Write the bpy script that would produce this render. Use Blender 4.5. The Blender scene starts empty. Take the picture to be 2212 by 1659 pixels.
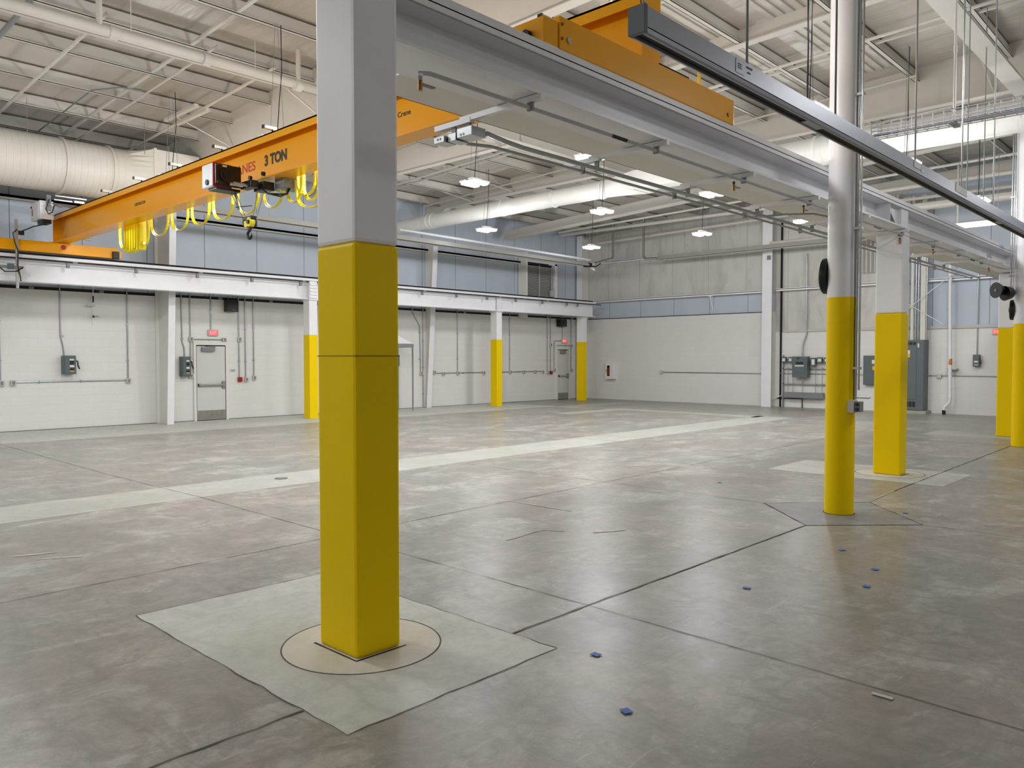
import bpy, bmesh, math, random
from mathutils import Vector, Matrix
random.seed(7)
C = bpy.context.scene.collection
SC = bpy.context.scene

# ------------------------------------------------------------------ camera
cam_d = bpy.data.cameras.new('camera'); cam = bpy.data.objects.new('camera', cam_d); C.objects.link(cam)
cam_d.sensor_width = 36.0
cam_d.lens = 1700.5 / 2212 * 36.0
cam_d.clip_end = 200
cam.location = (0, 0, 1.68)
cam.rotation_euler = (math.radians(90 - 1.885), 0, math.radians(43.44 - 90))
SC.camera = cam

# ------------------------------------------------------------------ world and exposure
w = bpy.data.worlds.new('world'); SC.world = w; w.use_nodes = True
w.node_tree.nodes['Background'].inputs[0].default_value = (0.8, 0.85, 1, 1)
w.node_tree.nodes['Background'].inputs[1].default_value = 0.02
SC.view_settings.view_transform = 'Standard'; SC.view_settings.look = 'None'
SC.view_settings.gamma = 1; SC.view_settings.use_curve_mapping = False
SC.view_settings.exposure = -0.42
LAMP_W = 56.0            # radiant watts of each high bay fixture
GLOW = 2.3                # share of the fixture's light that leaves it sideways and up
LAMP_FAR = 44.0          # unseen fixtures over the camera's side of the hall, some added as fill
SC.cycles.max_bounces = 6; SC.cycles.diffuse_bounces = 4; SC.cycles.glossy_bounces = 3
SC.cycles.caustics_reflective = False; SC.cycles.caustics_refractive = False
SC.cycles.sample_clamp_indirect = 4

# ------------------------------------------------------------------ materials
def lin(c):
    return tuple(((v / 255) / 12.92 if v / 255 <= 0.04045 else ((v / 255 + 0.055) / 1.055) ** 2.4) for v in c) + (1,)

def mat(name, rgb, rough=0.5, metal=0.0, var=0.06, scale=3.0, bump=0.0, emit=None, estr=0, spec=0.5, coat=0.0):
    m = bpy.data.materials.new(name); m.use_nodes = True
    nt = m.node_tree; b = nt.nodes['Principled BSDF']
    b.inputs['Roughness'].default_value = rough; b.inputs['Metallic'].default_value = metal
    b.inputs['Specular IOR Level'].default_value = spec
    b.inputs['Coat Weight'].default_value = coat; b.inputs['Coat Roughness'].default_value = 0.15
    col = lin(rgb)
    tc = nt.nodes.new('ShaderNodeTexCoord'); n = nt.nodes.new('ShaderNodeTexNoise')
    n.inputs['Scale'].default_value = scale; n.inputs['Detail'].default_value = 5
    nt.links.new(tc.outputs['Object'], n.inputs['Vector'])
    mx = nt.nodes.new('ShaderNodeMix'); mx.data_type = 'RGBA'
    mx.inputs[6].default_value = tuple(max(0, v * (1 - var)) for v in col[:3]) + (1,)
    mx.inputs[7].default_value = tuple(min(1, v * (1 + var)) for v in col[:3]) + (1,)
    nt.links.new(n.outputs['Fac'], mx.inputs[0]); nt.links.new(mx.outputs[2], b.inputs['Base Color'])
    if bump:
        bp = nt.nodes.new('ShaderNodeBump'); bp.inputs['Strength'].default_value = bump; bp.inputs['Distance'].default_value = 0.02
        nt.links.new(n.outputs['Fac'], bp.inputs['Height']); nt.links.new(bp.outputs['Normal'], b.inputs['Normal'])
    if emit:
        b.inputs['Emission Color'].default_value = lin(emit); b.inputs['Emission Strength'].default_value = estr
    return m

M = {}
M['white'] = mat('white_paint', (238, 238, 242), 0.35)
M['warmwhite'] = mat('warm_white_paint', (228, 226, 220), 0.6)
M['roofsteel'] = mat('roof_steel_paint', (206, 202, 194), 0.6)
M['yellow'] = mat('safety_yellow_paint', (244, 208, 0), 0.42, var=0.03, spec=.12)
M['orange'] = mat('crane_orange_paint', (250, 172, 0), 0.3, var=0.03, spec=.3, coat=0.12)
M['orangetext'] = mat('black_lettering', (22, 20, 22), 0.5)
M['redtext'] = mat('red_lettering', (196, 24, 22), 0.5)
M['galv'] = mat('galvanised_steel', (176, 180, 182), 0.32, 0.85, 0.12, 18)
M['chrome'] = mat('bright_steel', (214, 214, 212), 0.2, 1.0, 0.05, 8)
M['reflector'] = mat('satin_reflector', (226, 226, 224), 0.42, 0.8, 0.05, 8)
M['pipegrey'] = mat('grey_pipe_paint', (176, 178, 180), 0.45)
M['grey'] = mat('grey_enclosure_paint', (92, 102, 106), 0.45)
M['greyrail'] = mat('grey_anodised_aluminium', (166, 168, 178), 0.38, 0.55, 0.06, 30)
M['midgrey'] = mat('mid_grey_paint', (128, 132, 134), 0.5)
M['boxgrey'] = mat('light_grey_box', (196, 196, 192), 0.5)
M['black'] = mat('black_plastic', (18, 18, 20), 0.4)
M['rubber'] = mat('black_rubber', (12, 12, 13), 0.6)
M['darkgap'] = mat('dark_gap', (34, 30, 32), 0.9)
M['darkbrown'] = mat('shade_and_arm_brown', (108, 98, 88), 0.9)  # painted shadow tone above the purlin webs, also one crane cross arm
M['brass'] = mat('brass', (150, 108, 56), 0.35, 0.9)
M['red'] = mat('red_plastic', (150, 14, 22), 0.4)
M['redpaint'] = mat('red_cover', (178, 24, 26), 0.35)
M['blacktar'] = mat('black_cover', (20, 20, 22), 0.3)
M['label'] = mat('white_label', (226, 226, 220), 0.5)
M['labely'] = mat('yellow_label', (230, 190, 20), 0.5)
M['cableyel'] = mat('yellow_flat_cable', (240, 222, 18), 0.4)
M['duct'] = mat('white_duct_paint', (238, 238, 234), 0.38)
M['duct2'] = mat('cream_duct_paint', (222, 218, 208), 0.5)
M['door'] = mat('door_paint', (208, 210, 208), 0.5)
M['steelplate'] = mat('scuffed_steel_plate', (160, 158, 150), 0.35, 0.8, 0.25, 9)
M['tape'] = mat('blue_tape', (66, 108, 190), 0.6)
M['tapew'] = mat('pale_tape', (196, 196, 188), 0.6)
M['sticker'] = mat('orange_pipe_label', (200, 130, 20), 0.5)
M['tent'] = mat('white_canopy_fabric', (236, 238, 240), 0.7)
M['lens'] = mat('led_lens', (255, 255, 255), 0.3, emit=(255, 252, 244), estr=14)
M['lenssoft'] = mat('led_panel', (255, 255, 255), 0.3, emit=(250, 252, 255), estr=5)
M['exit'] = mat('exit_sign_face', (240, 90, 90), 0.4, emit=(255, 40, 50), estr=1.1)
M['exittext'] = mat('exit_letters', (255, 160, 160), 0.4, emit=(255, 150, 150), estr=1.5)
M['bluecable'] = mat('blue_data_cable', (44, 52, 130), 0.5)
M['whitewire'] = mat('white_wire', (236, 236, 242), 0.35)
M['joint'] = mat('joint_filler', (84, 80, 74), 0.9, var=0.4, scale=14)
M['jointlight'] = mat('joint_spall', (180, 172, 160), 0.9, var=0.3, scale=14)

def nodes(m):
    nt = m.node_tree; return nt, nt.nodes, nt.links
def mathn(nt, op, a, b=None, clamp=False):
    n = nt.nodes.new('ShaderNodeMath'); n.operation = op; n.use_clamp = clamp
    for i, v in enumerate((a, b)):
        if v is None: continue
        if hasattr(v, 'links') or hasattr(v, 'is_linked'): nt.links.new(v, n.inputs[i])
        else: n.inputs[i].default_value = v
    return n.outputs[0]
def mixc(nt, fac, a, b):
    n = nt.nodes.new('ShaderNodeMix'); n.data_type = 'RGBA'
    if hasattr(fac, 'is_linked'): nt.links.new(fac, n.inputs[0])
    else: n.inputs[0].default_value = fac
    for i, v in ((6, a), (7, b)):
        if hasattr(v, 'is_linked'): nt.links.new(v, n.inputs[i])
        else: n.inputs[i].default_value = v
    return n.outputs[2]
def noise(nt, vec, scale, detail=4, rough=0.55, dist=0.0):
    n = nt.nodes.new('ShaderNodeTexNoise'); n.inputs['Scale'].default_value = scale
    n.inputs['Detail'].default_value = detail; n.inputs['Roughness'].default_value = rough
    n.inputs['Distortion'].default_value = dist
    nt.links.new(vec, n.inputs['Vector']); return n.outputs['Fac']
def ramp(nt, fac, stops):
    r = nt.nodes.new('ShaderNodeValToRGB'); e = r.color_ramp.elements
    e[0].position, e[0].color = stops[0]; e[1].position, e[1].color = stops[-1]
    for p, c in stops[1:-1]:
        x = e.new(p); x.color = c
    nt.links.new(fac, r.inputs[0]); return r.outputs[0]
def mapping(nt, vec, scale, rot=(0, 0, 0), loc=(0, 0, 0)):
    m = nt.nodes.new('ShaderNodeMapping'); m.inputs['Scale'].default_value = scale
    m.inputs['Rotation'].default_value = rot; m.inputs['Location'].default_value = loc
    nt.links.new(vec, m.inputs['Vector']); return m.outputs[0]

def concrete(name, base, warm, pale, rough=0.34, amt=1.0):
    m = mat(name, base, rough, spec=.34); nt, N, L = nodes(m); b = N['Principled BSDF']
    g = nt.nodes.new('ShaderNodeNewGeometry').outputs['Position']
    n1 = noise(nt, g, 0.35, 5, 0.6, 0.3)
    n2 = noise(nt, mapping(nt, g, (1, 1.6, 1), (0, 0, 0.5)), 1.1, 8, 0.68, 0.8)
    n3 = noise(nt, mapping(nt, g, (2.2, 1.0, 1), (0, 0, 0.35), (5, 3, 0)), 2.2, 8, 0.72, 1.2)
    n4 = noise(nt, g, 30, 6, 0.6)
    W = lambda v: (v, v, v, 1)
    c = mixc(nt, ramp(nt, n1, [(0.38, W(0)), (0.62, W(1))]), lin(base), lin(warm))
    c = mixc(nt, mathn(nt, 'MULTIPLY', ramp(nt, n2, [(0.48, W(0)), (0.66, W(1))]), 0.7 * amt), c, lin(pale))
    dark = tuple(v * 0.66 for v in lin(base)[:3]) + (1,)
    c = mixc(nt, mathn(nt, 'MULTIPLY', ramp(nt, n3, [(0.47, W(0)), (0.68, W(1))]), 0.75 * amt), c, dark)
    c = mixc(nt, mathn(nt, 'MULTIPLY', ramp(nt, n4, [(0.3, W(0)), (0.8, W(1))]), 0.16), c, dark)
    n5 = noise(nt, mapping(nt, g, (1, 3.4, 1), (0, 0, 0.9), (9, 1, 0)), 1.7, 9, 0.75, 2.0)
    c = mixc(nt, mathn(nt, 'MULTIPLY', ramp(nt, n5, [(0.60, W(0)), (0.70, W(1))]), 0.7 * amt), c, lin(pale))
    n6 = noise(nt, mapping(nt, g, (1, 1, 1), (0, 0, 0), (4, 8, 0)), 0.5, 7, 0.6, 0.5)
    c = mixc(nt, mathn(nt, 'MULTIPLY', ramp(nt, n6, [(0.52, W(0)), (0.66, W(1))]), 0.5 * amt), c, tuple(v * .72 for v in lin(warm)[:3]) + (1,))
    for k, (ang, th) in enumerate(((0.4, .735), (1.25, .74), (2.2, .745))):
        ns = noise(nt, mapping(nt, g, (1.1, 16, 1), (0, 0, ang), (k * 7, 2, 0)), 2.3, 5, 0.6, 0.15)
        c = mixc(nt, mathn(nt, 'MULTIPLY', ramp(nt, ns, [(th - .05, W(0)), (th, W(1))]), 0.55 * amt), c, lin(pale))
    n7 = noise(nt, mapping(nt, g, (1, 1.5, 1), (0, 0, .3), (1, 2, 0)), 7, 8, 0.75, 0.6)
    c = mixc(nt, mathn(nt, 'MULTIPLY', ramp(nt, n7, [(0.38, W(1)), (0.56, W(0))]), 0.5 * amt), c, dark)
    L.new(c, b.inputs['Base Color'])
    r = mathn(nt, 'ADD', mathn(nt, 'MULTIPLY', n2, 0.3), rough - 0.15)
    L.new(r, b.inputs['Roughness'])
    bp = N.new('ShaderNodeBump'); bp.inputs['Strength'].default_value = 0.06; bp.inputs['Distance'].default_value = 0.02
    L.new(n4, bp.inputs['Height']); L.new(bp.outputs['Normal'], b.inputs['Normal'])
    return m
M['floor'] = concrete('worn_concrete', (147, 146, 139), (156, 145, 134), (200, 198, 189), 0.34)
M['strip'] = concrete('pale_new_concrete', (176, 175, 166), (170, 169, 158), (196, 195, 186), 0.48, 0.6)
M['patch'] = concrete('pale_grey_patch', (196, 197, 188), (188, 189, 178), (212, 212, 204), 0.48, 0.75)
M['ring'] = concrete('cream_grout_patch', (210, 205, 191), (200, 195, 182), (222, 218, 207), 0.5, 0.4)
M['diamond'] = concrete('blue_grey_patch', (136, 139, 144), (142, 140, 137), (176, 176, 172), 0.4, 0.8)

def wall_vec(nt):
    g = nt.nodes.new('ShaderNodeNewGeometry').outputs['Position']
    s = nt.nodes.new('ShaderNodeSeparateXYZ'); nt.links.new(g, s.inputs[0])
    c = nt.nodes.new('ShaderNodeCombineXYZ')
    nt.links.new(mathn(nt, 'ADD', s.outputs[0], s.outputs[1]), c.inputs[0]); nt.links.new(s.outputs[2], c.inputs[1])
    return c.outputs[0], g
def block():
    m = mat('painted_block', (210, 210, 206), 0.45); nt, N, L = nodes(m); b = N['Principled BSDF']
    v, g = wall_vec(nt)
    br = N.new('ShaderNodeTexBrick'); L.new(v, br.inputs['Vector'])
    br.inputs['Scale'].default_value = 1.0
    br.inputs['Brick Width'].default_value = 0.39; br.inputs['Row Height'].default_value = 0.195
    br.inputs['Mortar Size'].default_value = 0.006; br.inputs['Mortar Smooth'].default_value = 0.6
    br.inputs['Color1'].default_value = lin((232, 232, 230)); br.inputs['Color2'].default_value = lin((230, 230, 227))
    br.inputs['Mortar'].default_value = lin((225, 225, 221))
    n = noise(nt, g, 0.8, 5)
    L.new(mixc(nt, mathn(nt, 'MULTIPLY', n, 0.25), br.outputs['Color'], lin((212, 212, 207))), b.inputs['Base Color'])
    bp = N.new('ShaderNodeBump'); bp.invert = True; bp.inputs['Strength'].default_value = 0.2; bp.inputs['Distance'].default_value = 0.012
    L.new(br.outputs['Fac'], bp.inputs['Height']); L.new(bp.outputs['Normal'], b.inputs['Normal'])
    return m
M['block'] = block()
def liner(name, c1, c2, seam, stain=0.0, pitch=1.52):
    m = mat(name, c1, 0.42); nt, N, L = nodes(m); b = N['Principled BSDF']
    v, g = wall_vec(nt)
    n = noise(nt, mapping(nt, v, (1.2, 0.35, 1)), 1.2, 4)
    c = mixc(nt, n, lin(c1), lin(c2))
    s = N.new('ShaderNodeSeparateXYZ'); L.new(v, s.inputs[0])
    fr = mathn(nt, 'FRACT', mathn(nt, 'DIVIDE', s.outputs[0], pitch))
    line = mathn(nt, 'LESS_THAN', fr, 0.012)
    c = mixc(nt, mathn(nt, 'MULTIPLY', line, 0.85), c, lin(seam))
    if stain:
        st = noise(nt, mapping(nt, v, (1.3, 0.45, 1)), 1.1, 9, 0.68, 0.6)
        W = lambda x: (x, x, x, 1)
        c = mixc(nt, mathn(nt, 'MULTIPLY', ramp(nt, st, [(0.48, W(0)), (0.75, W(1))]), stain), c, lin((150, 144, 134)))
        st2 = noise(nt, mapping(nt, v, (3.4, 0.8, 1), (0, 0, 0), (3, 7, 0)), 1.6, 8, 0.7)
        c = mixc(nt, mathn(nt, 'MULTIPLY', ramp(nt, st2, [(0.67, W(0)), (0.74, W(1))]), stain * 1.1), c, lin((88, 76, 60)))
    L.new(c, b.inputs['Base Color'])
    bp = N.new('ShaderNodeBump'); bp.inputs['Strength'].default_value = 0.5; bp.inputs['Distance'].default_value = 0.15
    L.new(noise(nt, mapping(nt, v, (0.9, 0.5, 1)), 1.0, 2), bp.inputs['Height']); L.new(bp.outputs['Normal'], b.inputs['Normal'])
    return m
M['linerblue'] = liner('blue_grey_wall_liner', (198, 208, 222), (186, 196, 208), (96, 104, 116))
M['linerstain'] = liner('stained_wall_liner', (214, 213, 209), (202, 200, 196), (170, 166, 160), 0.62)
def ceilmat():
    m = mat('roof_insulation_facing', (206, 200, 190), 0.4); nt, N, L = nodes(m); b = N['Principled BSDF']
    g = N.new('ShaderNodeNewGeometry').outputs['Position']
    n = noise(nt, mapping(nt, g, (0.5, 1.2, 1)), 1.2, 4)
    L.new(mixc(nt, n, lin((202, 197, 188)), lin((192, 186, 177))), b.inputs['Base Color'])
    bp = N.new('ShaderNodeBump'); bp.inputs['Strength'].default_value = 0.55; bp.inputs['Distance'].default_value = 0.12
    L.new(noise(nt, mapping(nt, g, (1.6, 0.35, 1)), 1.5, 3), bp.inputs['Height']); L.new(bp.outputs['Normal'], b.inputs['Normal'])
    return m
M['ceil'] = ceilmat()

# ------------------------------------------------------------------ geometry helpers
BASE = {}
class MB:
    def __init__(s): s.bm = bmesh.new()
    def box(s, x0, y0, z0, x1, y1, z1):
        v = [s.bm.verts.new((x, y, z)) for x in (x0, x1) for y in (y0, y1) for z in (z0, z1)]
        for f in ((0, 1, 3, 2), (4, 6, 7, 5), (0, 4, 5, 1), (2, 3, 7, 6), (0, 2, 6, 4), (1, 5, 7, 3)):
            s.bm.faces.new([v[i] for i in f])
        return s
    def obox(s, c, u, v, w_, hu, hv, hw):
        c, u, v, w_ = Vector(c), Vector(u).normalized(), Vector(v).normalized(), Vector(w_).normalized()
        P = [s.bm.verts.new(c + u * a * hu + v * b_ * hv + w_ * d * hw) for a in (-1, 1) for b_ in (-1, 1) for d in (-1, 1)]
        for f in ((0, 1, 3, 2), (4, 6, 7, 5), (0, 4, 5, 1), (2, 3, 7, 6), (0, 2, 6, 4), (1, 5, 7, 3)):
            s.bm.faces.new([P[i] for i in f])
        return s
    def ring(s, c, ax, ay, rx, ry, n):
        return [s.bm.verts.new(c + ax * (rx * math.cos(2 * math.pi * i / n)) + ay * (ry * math.sin(2 * math.pi * i / n))) for i in range(n)]
    def tube(s, pts, r, n=10, cap=True, flat=None):
        pts = [Vector(p) for p in pts]; rings = []; up = None
        rs = r if isinstance(r, (list, tuple)) else [r] * len(pts)
        for i, p in enumerate(pts):
            a = pts[max(0, i - 1)]; b_ = pts[min(len(pts) - 1, i + 1)]
            t = (b_ - a).normalized()
            if 0 < i < len(pts) - 1:
                t = ((p - a).normalized() + (b_ - p).normalized())
                t = t.normalized() if t.length > 1e-6 else (b_ - a).normalized()
            if up is None: up = Vector((0, 0, 1)) if abs(t.z) < 0.9 else Vector((1, 0, 0))
            ax = t.cross(up)
            if ax.length < 1e-5: ax = t.orthogonal()
            ax.normalize(); ay = ax.cross(t).normalized(); up = ay
            rings.append(s.ring(p, ax, ay, rs[i], rs[i] if flat is None else flat, n))
        for a, b_ in zip(rings, rings[1:]):
            for i in range(n):
                s.bm.faces.new((a[i], a[(i + 1) % n], b_[(i + 1) % n], b_[i]))
        if cap:
            s.bm.faces.new(rings[0][::-1]); s.bm.faces.new(rings[-1])
        return s
    def cyl(s, a, b_, r, n=16, r2=None): return s.tube([a, b_], [r, r if r2 is None else r2], n)
    def prism(s, poly, axis, a, b_):
        # poly: 2D points; axis: 'x' (poly = y,z), 'y' (poly = x,z), 'z' (poly = x,y)
        def P(p, t): return {'x': (t, p[0], p[1]), 'y': (p[0], t, p[1]), 'z': (p[0], p[1], t)}[axis]
        A = [s.bm.verts.new(P(p, a)) for p in poly]; B = [s.bm.verts.new(P(p, b_)) for p in poly]
        n = len(poly)
        s.bm.faces.new(A[::-1]); s.bm.faces.new(B)
        for i in range(n): s.bm.faces.new((A[i], A[(i + 1) % n], B[(i + 1) % n], B[i]))
        return s
    def quad(s, *p):
        s.bm.faces.new([s.bm.verts.new(q) for q in p]); return s
    def strip(s, pts, wdir, w_, th=0.003):
        # flat band with thickness following pts; wdir is the direction of its width
        wv = Vector(wdir).normalized() * (w_ / 2); rows = []
        pts = [Vector(p) for p in pts]
        for i, p in enumerate(pts):
            t = (pts[min(i + 1, len(pts) - 1)] - pts[max(i - 1, 0)]).normalized(); nn = t.cross(wv).normalized() * th / 2
            rows.append([s.bm.verts.new(q) for q in (p - wv - nn, p + wv - nn, p + wv + nn, p - wv + nn)])
        for a, b_ in zip(rows, rows[1:]):
            for i in range(4): s.bm.faces.new((a[i], a[(i + 1) % 4], b_[(i + 1) % 4], b_[i]))
        s.bm.faces.new(rows[0][::-1]); s.bm.faces.new(rows[-1]); return s
    def build(s, name, m, parent=None, smooth=False, bevel=0.0, **props):
        bmesh.ops.recalc_face_normals(s.bm, faces=s.bm.faces)
        vs = [v.co for v in s.bm.verts]
        if parent is not None: base = BASE[parent.name]
        else:
            lo = [min(v[i] for v in vs) for i in range(3)]; hi = [max(v[i] for v in vs) for i in range(3)]
            base = Vector(((lo[0] + hi[0]) / 2, (lo[1] + hi[1]) / 2, lo[2]))
        for v in s.bm.verts: v.co -= base
        if smooth:
            for f in s.bm.faces: f.smooth = True
        me = bpy.data.meshes.new(name); s.bm.to_mesh(me); s.bm.free()
        if smooth:
            try: me.set_sharp_from_angle(angle=math.radians(40))
            except Exception: pass
        o = bpy.data.objects.new(name, me); C.objects.link(o); me.materials.append(m)
        if parent is not None: o.parent = parent; BASE[o.name] = base
        else: o.location = base; BASE[o.name] = base.copy()
        if bevel:
            bv = o.modifiers.new('bevel', 'BEVEL'); bv.width = bevel; bv.segments = 2; bv.limit_method = 'ANGLE'
        for k, v in props.items(): o[k] = v
        return o

def tag(o, label=None, cat=None, group=None, kind=None):
    if label: o['label'] = label
    if cat: o['category'] = cat
    if group: o['group'] = group
    if kind: o['kind'] = kind
    return o
def thing(name, loc, label=None, cat=None, group=None, kind=None):
    o = bpy.data.objects.new(name, None); C.objects.link(o); o.location = loc; o.empty_display_size = 0.2
    BASE[o.name] = Vector(loc); return tag(o, label, cat, group, kind)
def copy_tree(o, delta, parent=None):
    c = o.copy(); C.objects.link(c)
    if parent is None: c.location = o.location + Vector(delta); BASE[c.name] = BASE[o.name] + Vector(delta)
    else: c.parent = parent; BASE[c.name] = BASE[parent.name]
    for ch in list(o.children): copy_tree(ch, delta, c)
    return c
def arc(c, r, a0, a1, n, ax, ay):
    c, ax, ay = Vector(c), Vector(ax), Vector(ay)
    return [c + ax * r * math.cos(a0 + (a1 - a0) * i / n) + ay * r * math.sin(a0 + (a1 - a0) * i / n) for i in range(n + 1)]
def text(body, size, loc, rot, m, parent, name, ext=0.002, sx=1.0):
    cu = bpy.data.curves.new(name, 'FONT'); cu.body = body; cu.size = size; cu.extrude = ext; cu.offset = 0.009 if size == .20 else (0.002 if size > .12 else 0.001)
    tmp = bpy.data.objects.new(name, cu); C.objects.link(tmp)
    me = bpy.data.meshes.new_from_object(tmp.evaluated_get(bpy.context.evaluated_depsgraph_get()))
    bpy.data.objects.remove(tmp); me.materials.clear(); me.materials.append(m)
    o = bpy.data.objects.new(name, me); C.objects.link(o)
    o.parent = parent; o.location = Vector(loc) - BASE[parent.name]; o.rotation_euler = rot; o.scale = (sx, 1, 1); BASE[o.name] = BASE[parent.name]
    return o
ORD = ['first', 'second', 'third', 'fourth', 'fifth', 'sixth', 'seventh', 'eighth', 'ninth', 'tenth', 'eleventh', 'twelfth', 'thirteenth', 'fourteenth', 'fifteenth', 'sixteenth', 'seventeenth', 'eighteenth', 'nineteenth', 'twentieth']

# ------------------------------------------------------------------ room shell
XL, XR, YN, YL = -7.0, 26.2, -9.0, 20.6
def roofz(y): return 7.5 - 0.04 * y          # underside of the purlins
fl = MB().box(XL, YN, -0.2, XR + .6, YL + .6, 0).build('floor', M['floor'], kind='structure')
def slab(name, poly, m, h=0.002):
    return MB().prism(poly, 'z', 0.0, h).build(name, m, fl)
def rect(x0, y0, x1, y1): return [(x0, y0), (x1, y0), (x1, y1), (x0, y1)]
slab('concrete_strip', [(-6, 9.12), (21.5, 9.40), (21.5, 10.5), (-6, 10.12)], M['strip'])
slab('concrete_strip', rect(-6, 17.75, 21, 20.55), M['patch'])
slab('concrete_strip', [(18.4, 14.85), (19.6, 14.85), (19.6, 15.35), (21.9, 15.35), (21.9, 10.5), (21.2, 10.5), (21.2, 15.0), (18.4, 15.9)][0:0] or rect(20.9, 10.3, 21.5, 15.5), M['strip'])
slab('concrete_strip', rect(18.3, 14.9, 20.9, 15.5), M['strip'])
slab('concrete_strip', rect(20.6, 16.8, 24.5, 17.7), M['strip'])
slab('concrete_patch', rect(2.0, 2.91, 3.45, 5.27), M['patch'])
slab('concrete_patch', rect(11.3, 2.95, 12.75, 5.37), M['patch'])
slab('concrete_patch', rect(18.9, 2.95, 20.3, 5.37), M['strip'])
def circ(cx, cy, r, n=48): return [(cx + r * math.cos(2 * math.pi * i / n), cy + r * math.sin(2 * math.pi * i / n)) for i in range(n)]
def annulus(name, cx, cy, r, w_, m, h):
    b = MB(); n = 64
    A = [b.bm.verts.new((cx + (r + (w_ if k else 0)) * math.cos(2 * math.pi * i / n), cy + (r + (w_ if k else 0)) * math.sin(2 * math.pi * i / n), h)) for k in (0, 1) for i in range(n)]
    for i in range(n): b.bm.faces.new((A[i], A[(i + 1) % n], A[n + (i + 1) % n], A[n + i]))
    return b.build(name, m, fl)
for cx, cy in ((2.72, 3.79), (12.08, 3.86)):
    slab('column_grout', circ(cx, cy, 0.46), M['ring'], 0.003)
    annulus('saw_cut', cx, cy, 0.455, 0.008, M['joint'], 0.004)
slab('column_patch', [(7.73, 3.26), (8.56, 2.41), (9.47, 3.24), (8.6, 4.12)], M['diamond'], 0.002)
def jline(name, pts, w_=0.012, m=None, h=0.0035, jit=0.004):
    b = MB()
    for (x0, y0), (x1, y1) in zip(pts, pts[1:]):
        d = Vector((x1 - x0, y1 - y0, 0)); n_ = max(1, int(d.length / 0.12)); nn = Vector((-d.y, d.x, 0)).normalized()
        prev = None
        for i in range(n_ + 1):
            p = Vector((x0, y0, h)) + d * i / n_ + nn * random.uniform(-jit, jit); ww = w_ * random.uniform(0.35, 1.1) / 2
            cur = (b.bm.verts.new(p - nn * ww), b.bm.verts.new(p + nn * ww))
            if prev: b.bm.faces.new((prev[0], prev[1], cur[1], cur[0]))
            prev = cur
    return b.build(name, m or M['joint'], fl)
jline('floor_joint', [(4.02, -3), (4.2, 3.26), (4.28, 9.1), (4.2, 12), (4.25, 18.2)], 0.008)
jline('floor_joint', [(3.45, 3.26), (7.73, 3.26)], 0.016, jit=0.004)
jline('floor_joint', [(9.47, 3.26), (10.5, 3.3)], 0.025, M['jointlight'])
jline('floor_joint', [(10.5, 3.3), (25, 3.5)], 0.02)
jline('floor_joint', [(-3, 3.26), (2.0, 3.26)], 0.016, jit=0.007)
jline('floor_joint', [(3.47, 3.275), (7.7, 3.275)], 0.010, M['jointlight'])
jline('floor_joint', [(-4, 6.1), (4.28, 6.28), (9.4, 6.4), (20, 6.6)], 0.010)
jline('floor_joint', [(12.9, 5.4), (13.0, 20.3)], 0.010)
jline('floor_joint', [(8.6, 4.12), (8.55, 9.3)], 0.010)
jline('floor_joint', [(8.56, 2.41), (8.5, -4)], 0.010)
jline('floor_joint', [(7.73, 3.26), (8.56, 2.41), (9.47, 3.24), (8.6, 4.12), (7.73, 3.26)], 0.016)
jline('floor_joint', [(2.0, 5.27), (2.0, 2.91), (3.45, 2.91), (3.45, 5.27), (2.0, 5.27)], 0.007, jit=0.008)
jline('floor_joint', [(6.67, 6.36), (6.67, 5.42)], 0.03, M['jointlight'])
for pts in ([(5.2, 5.0), (5.75, 5.05)], [(5.75, 5.05), (5.85, 4.85)], [(6.0, 4.6), (6.3, 4.45)], [(15.5, 4.0), (15.3, 4.3)], [(15.0, 4.0), (14.8, 4.35)], [(14.4, 4.0), (14.2, 4.3)], [(13.8, 3.95), (13.6, 4.2)],
            [(5.6, 16.7), (5.7, 15.9)], [(1.9, 7.6), (2.2, 7.5)], [(2.0, 7.35), (2.3, 7.2)], [(1.3, 6.6), (1.5, 6.4)], [(.7, 5.6), (.9, 5.5)]):
    jline('floor_scuff', pts, 0.05, M['jointlight'], 0.003, 0.012)
for pts in ([(2.53, 3.58), (2.88, 3.58)], [(2.53, 3.58), (2.53, 4.0)], [(11.9, 3.65), (12.25, 3.65)]):
    jline('column_joint', pts, 0.02, M['darkgap'], 0.0045, 0.002)

wl = MB().box(XL, YL, 0, XR + .4, YL + .3, 3.27).build('wall_left', M['block'], kind='structure')
MB().box(XL, YL + .04, 3.30, XR + .4, YL + .3, 7.0).build('metal_liner', M['linerblue'], wl)
MB().box(XL, YL + .01, 3.25, XR - .3, YL + .25, 3.34).build('shadow_gap', M['darkgap'], wl)
b = MB()
for i in range(22):
    x = XL + 0.4 + i * 1.52; b.box(x, YL - .02, 3.27, x + .10, YL + .02, 3.33)
b.build('wall_clip', M['midgrey'], wl, kind='stuff')
MB().box(XL, YL - .13, 5.30, 22.2, YL + .05, 5.36).box(XL, YL - .13, 5.26, 22.2, YL - .11, 5.36).build('wall_girt', M['roofsteel'], wl)
MB().box(XL, YL - .02, 0, XR, YL + .0, .012).build('baseboard_left', M['joint'], kind='structure')

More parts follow.
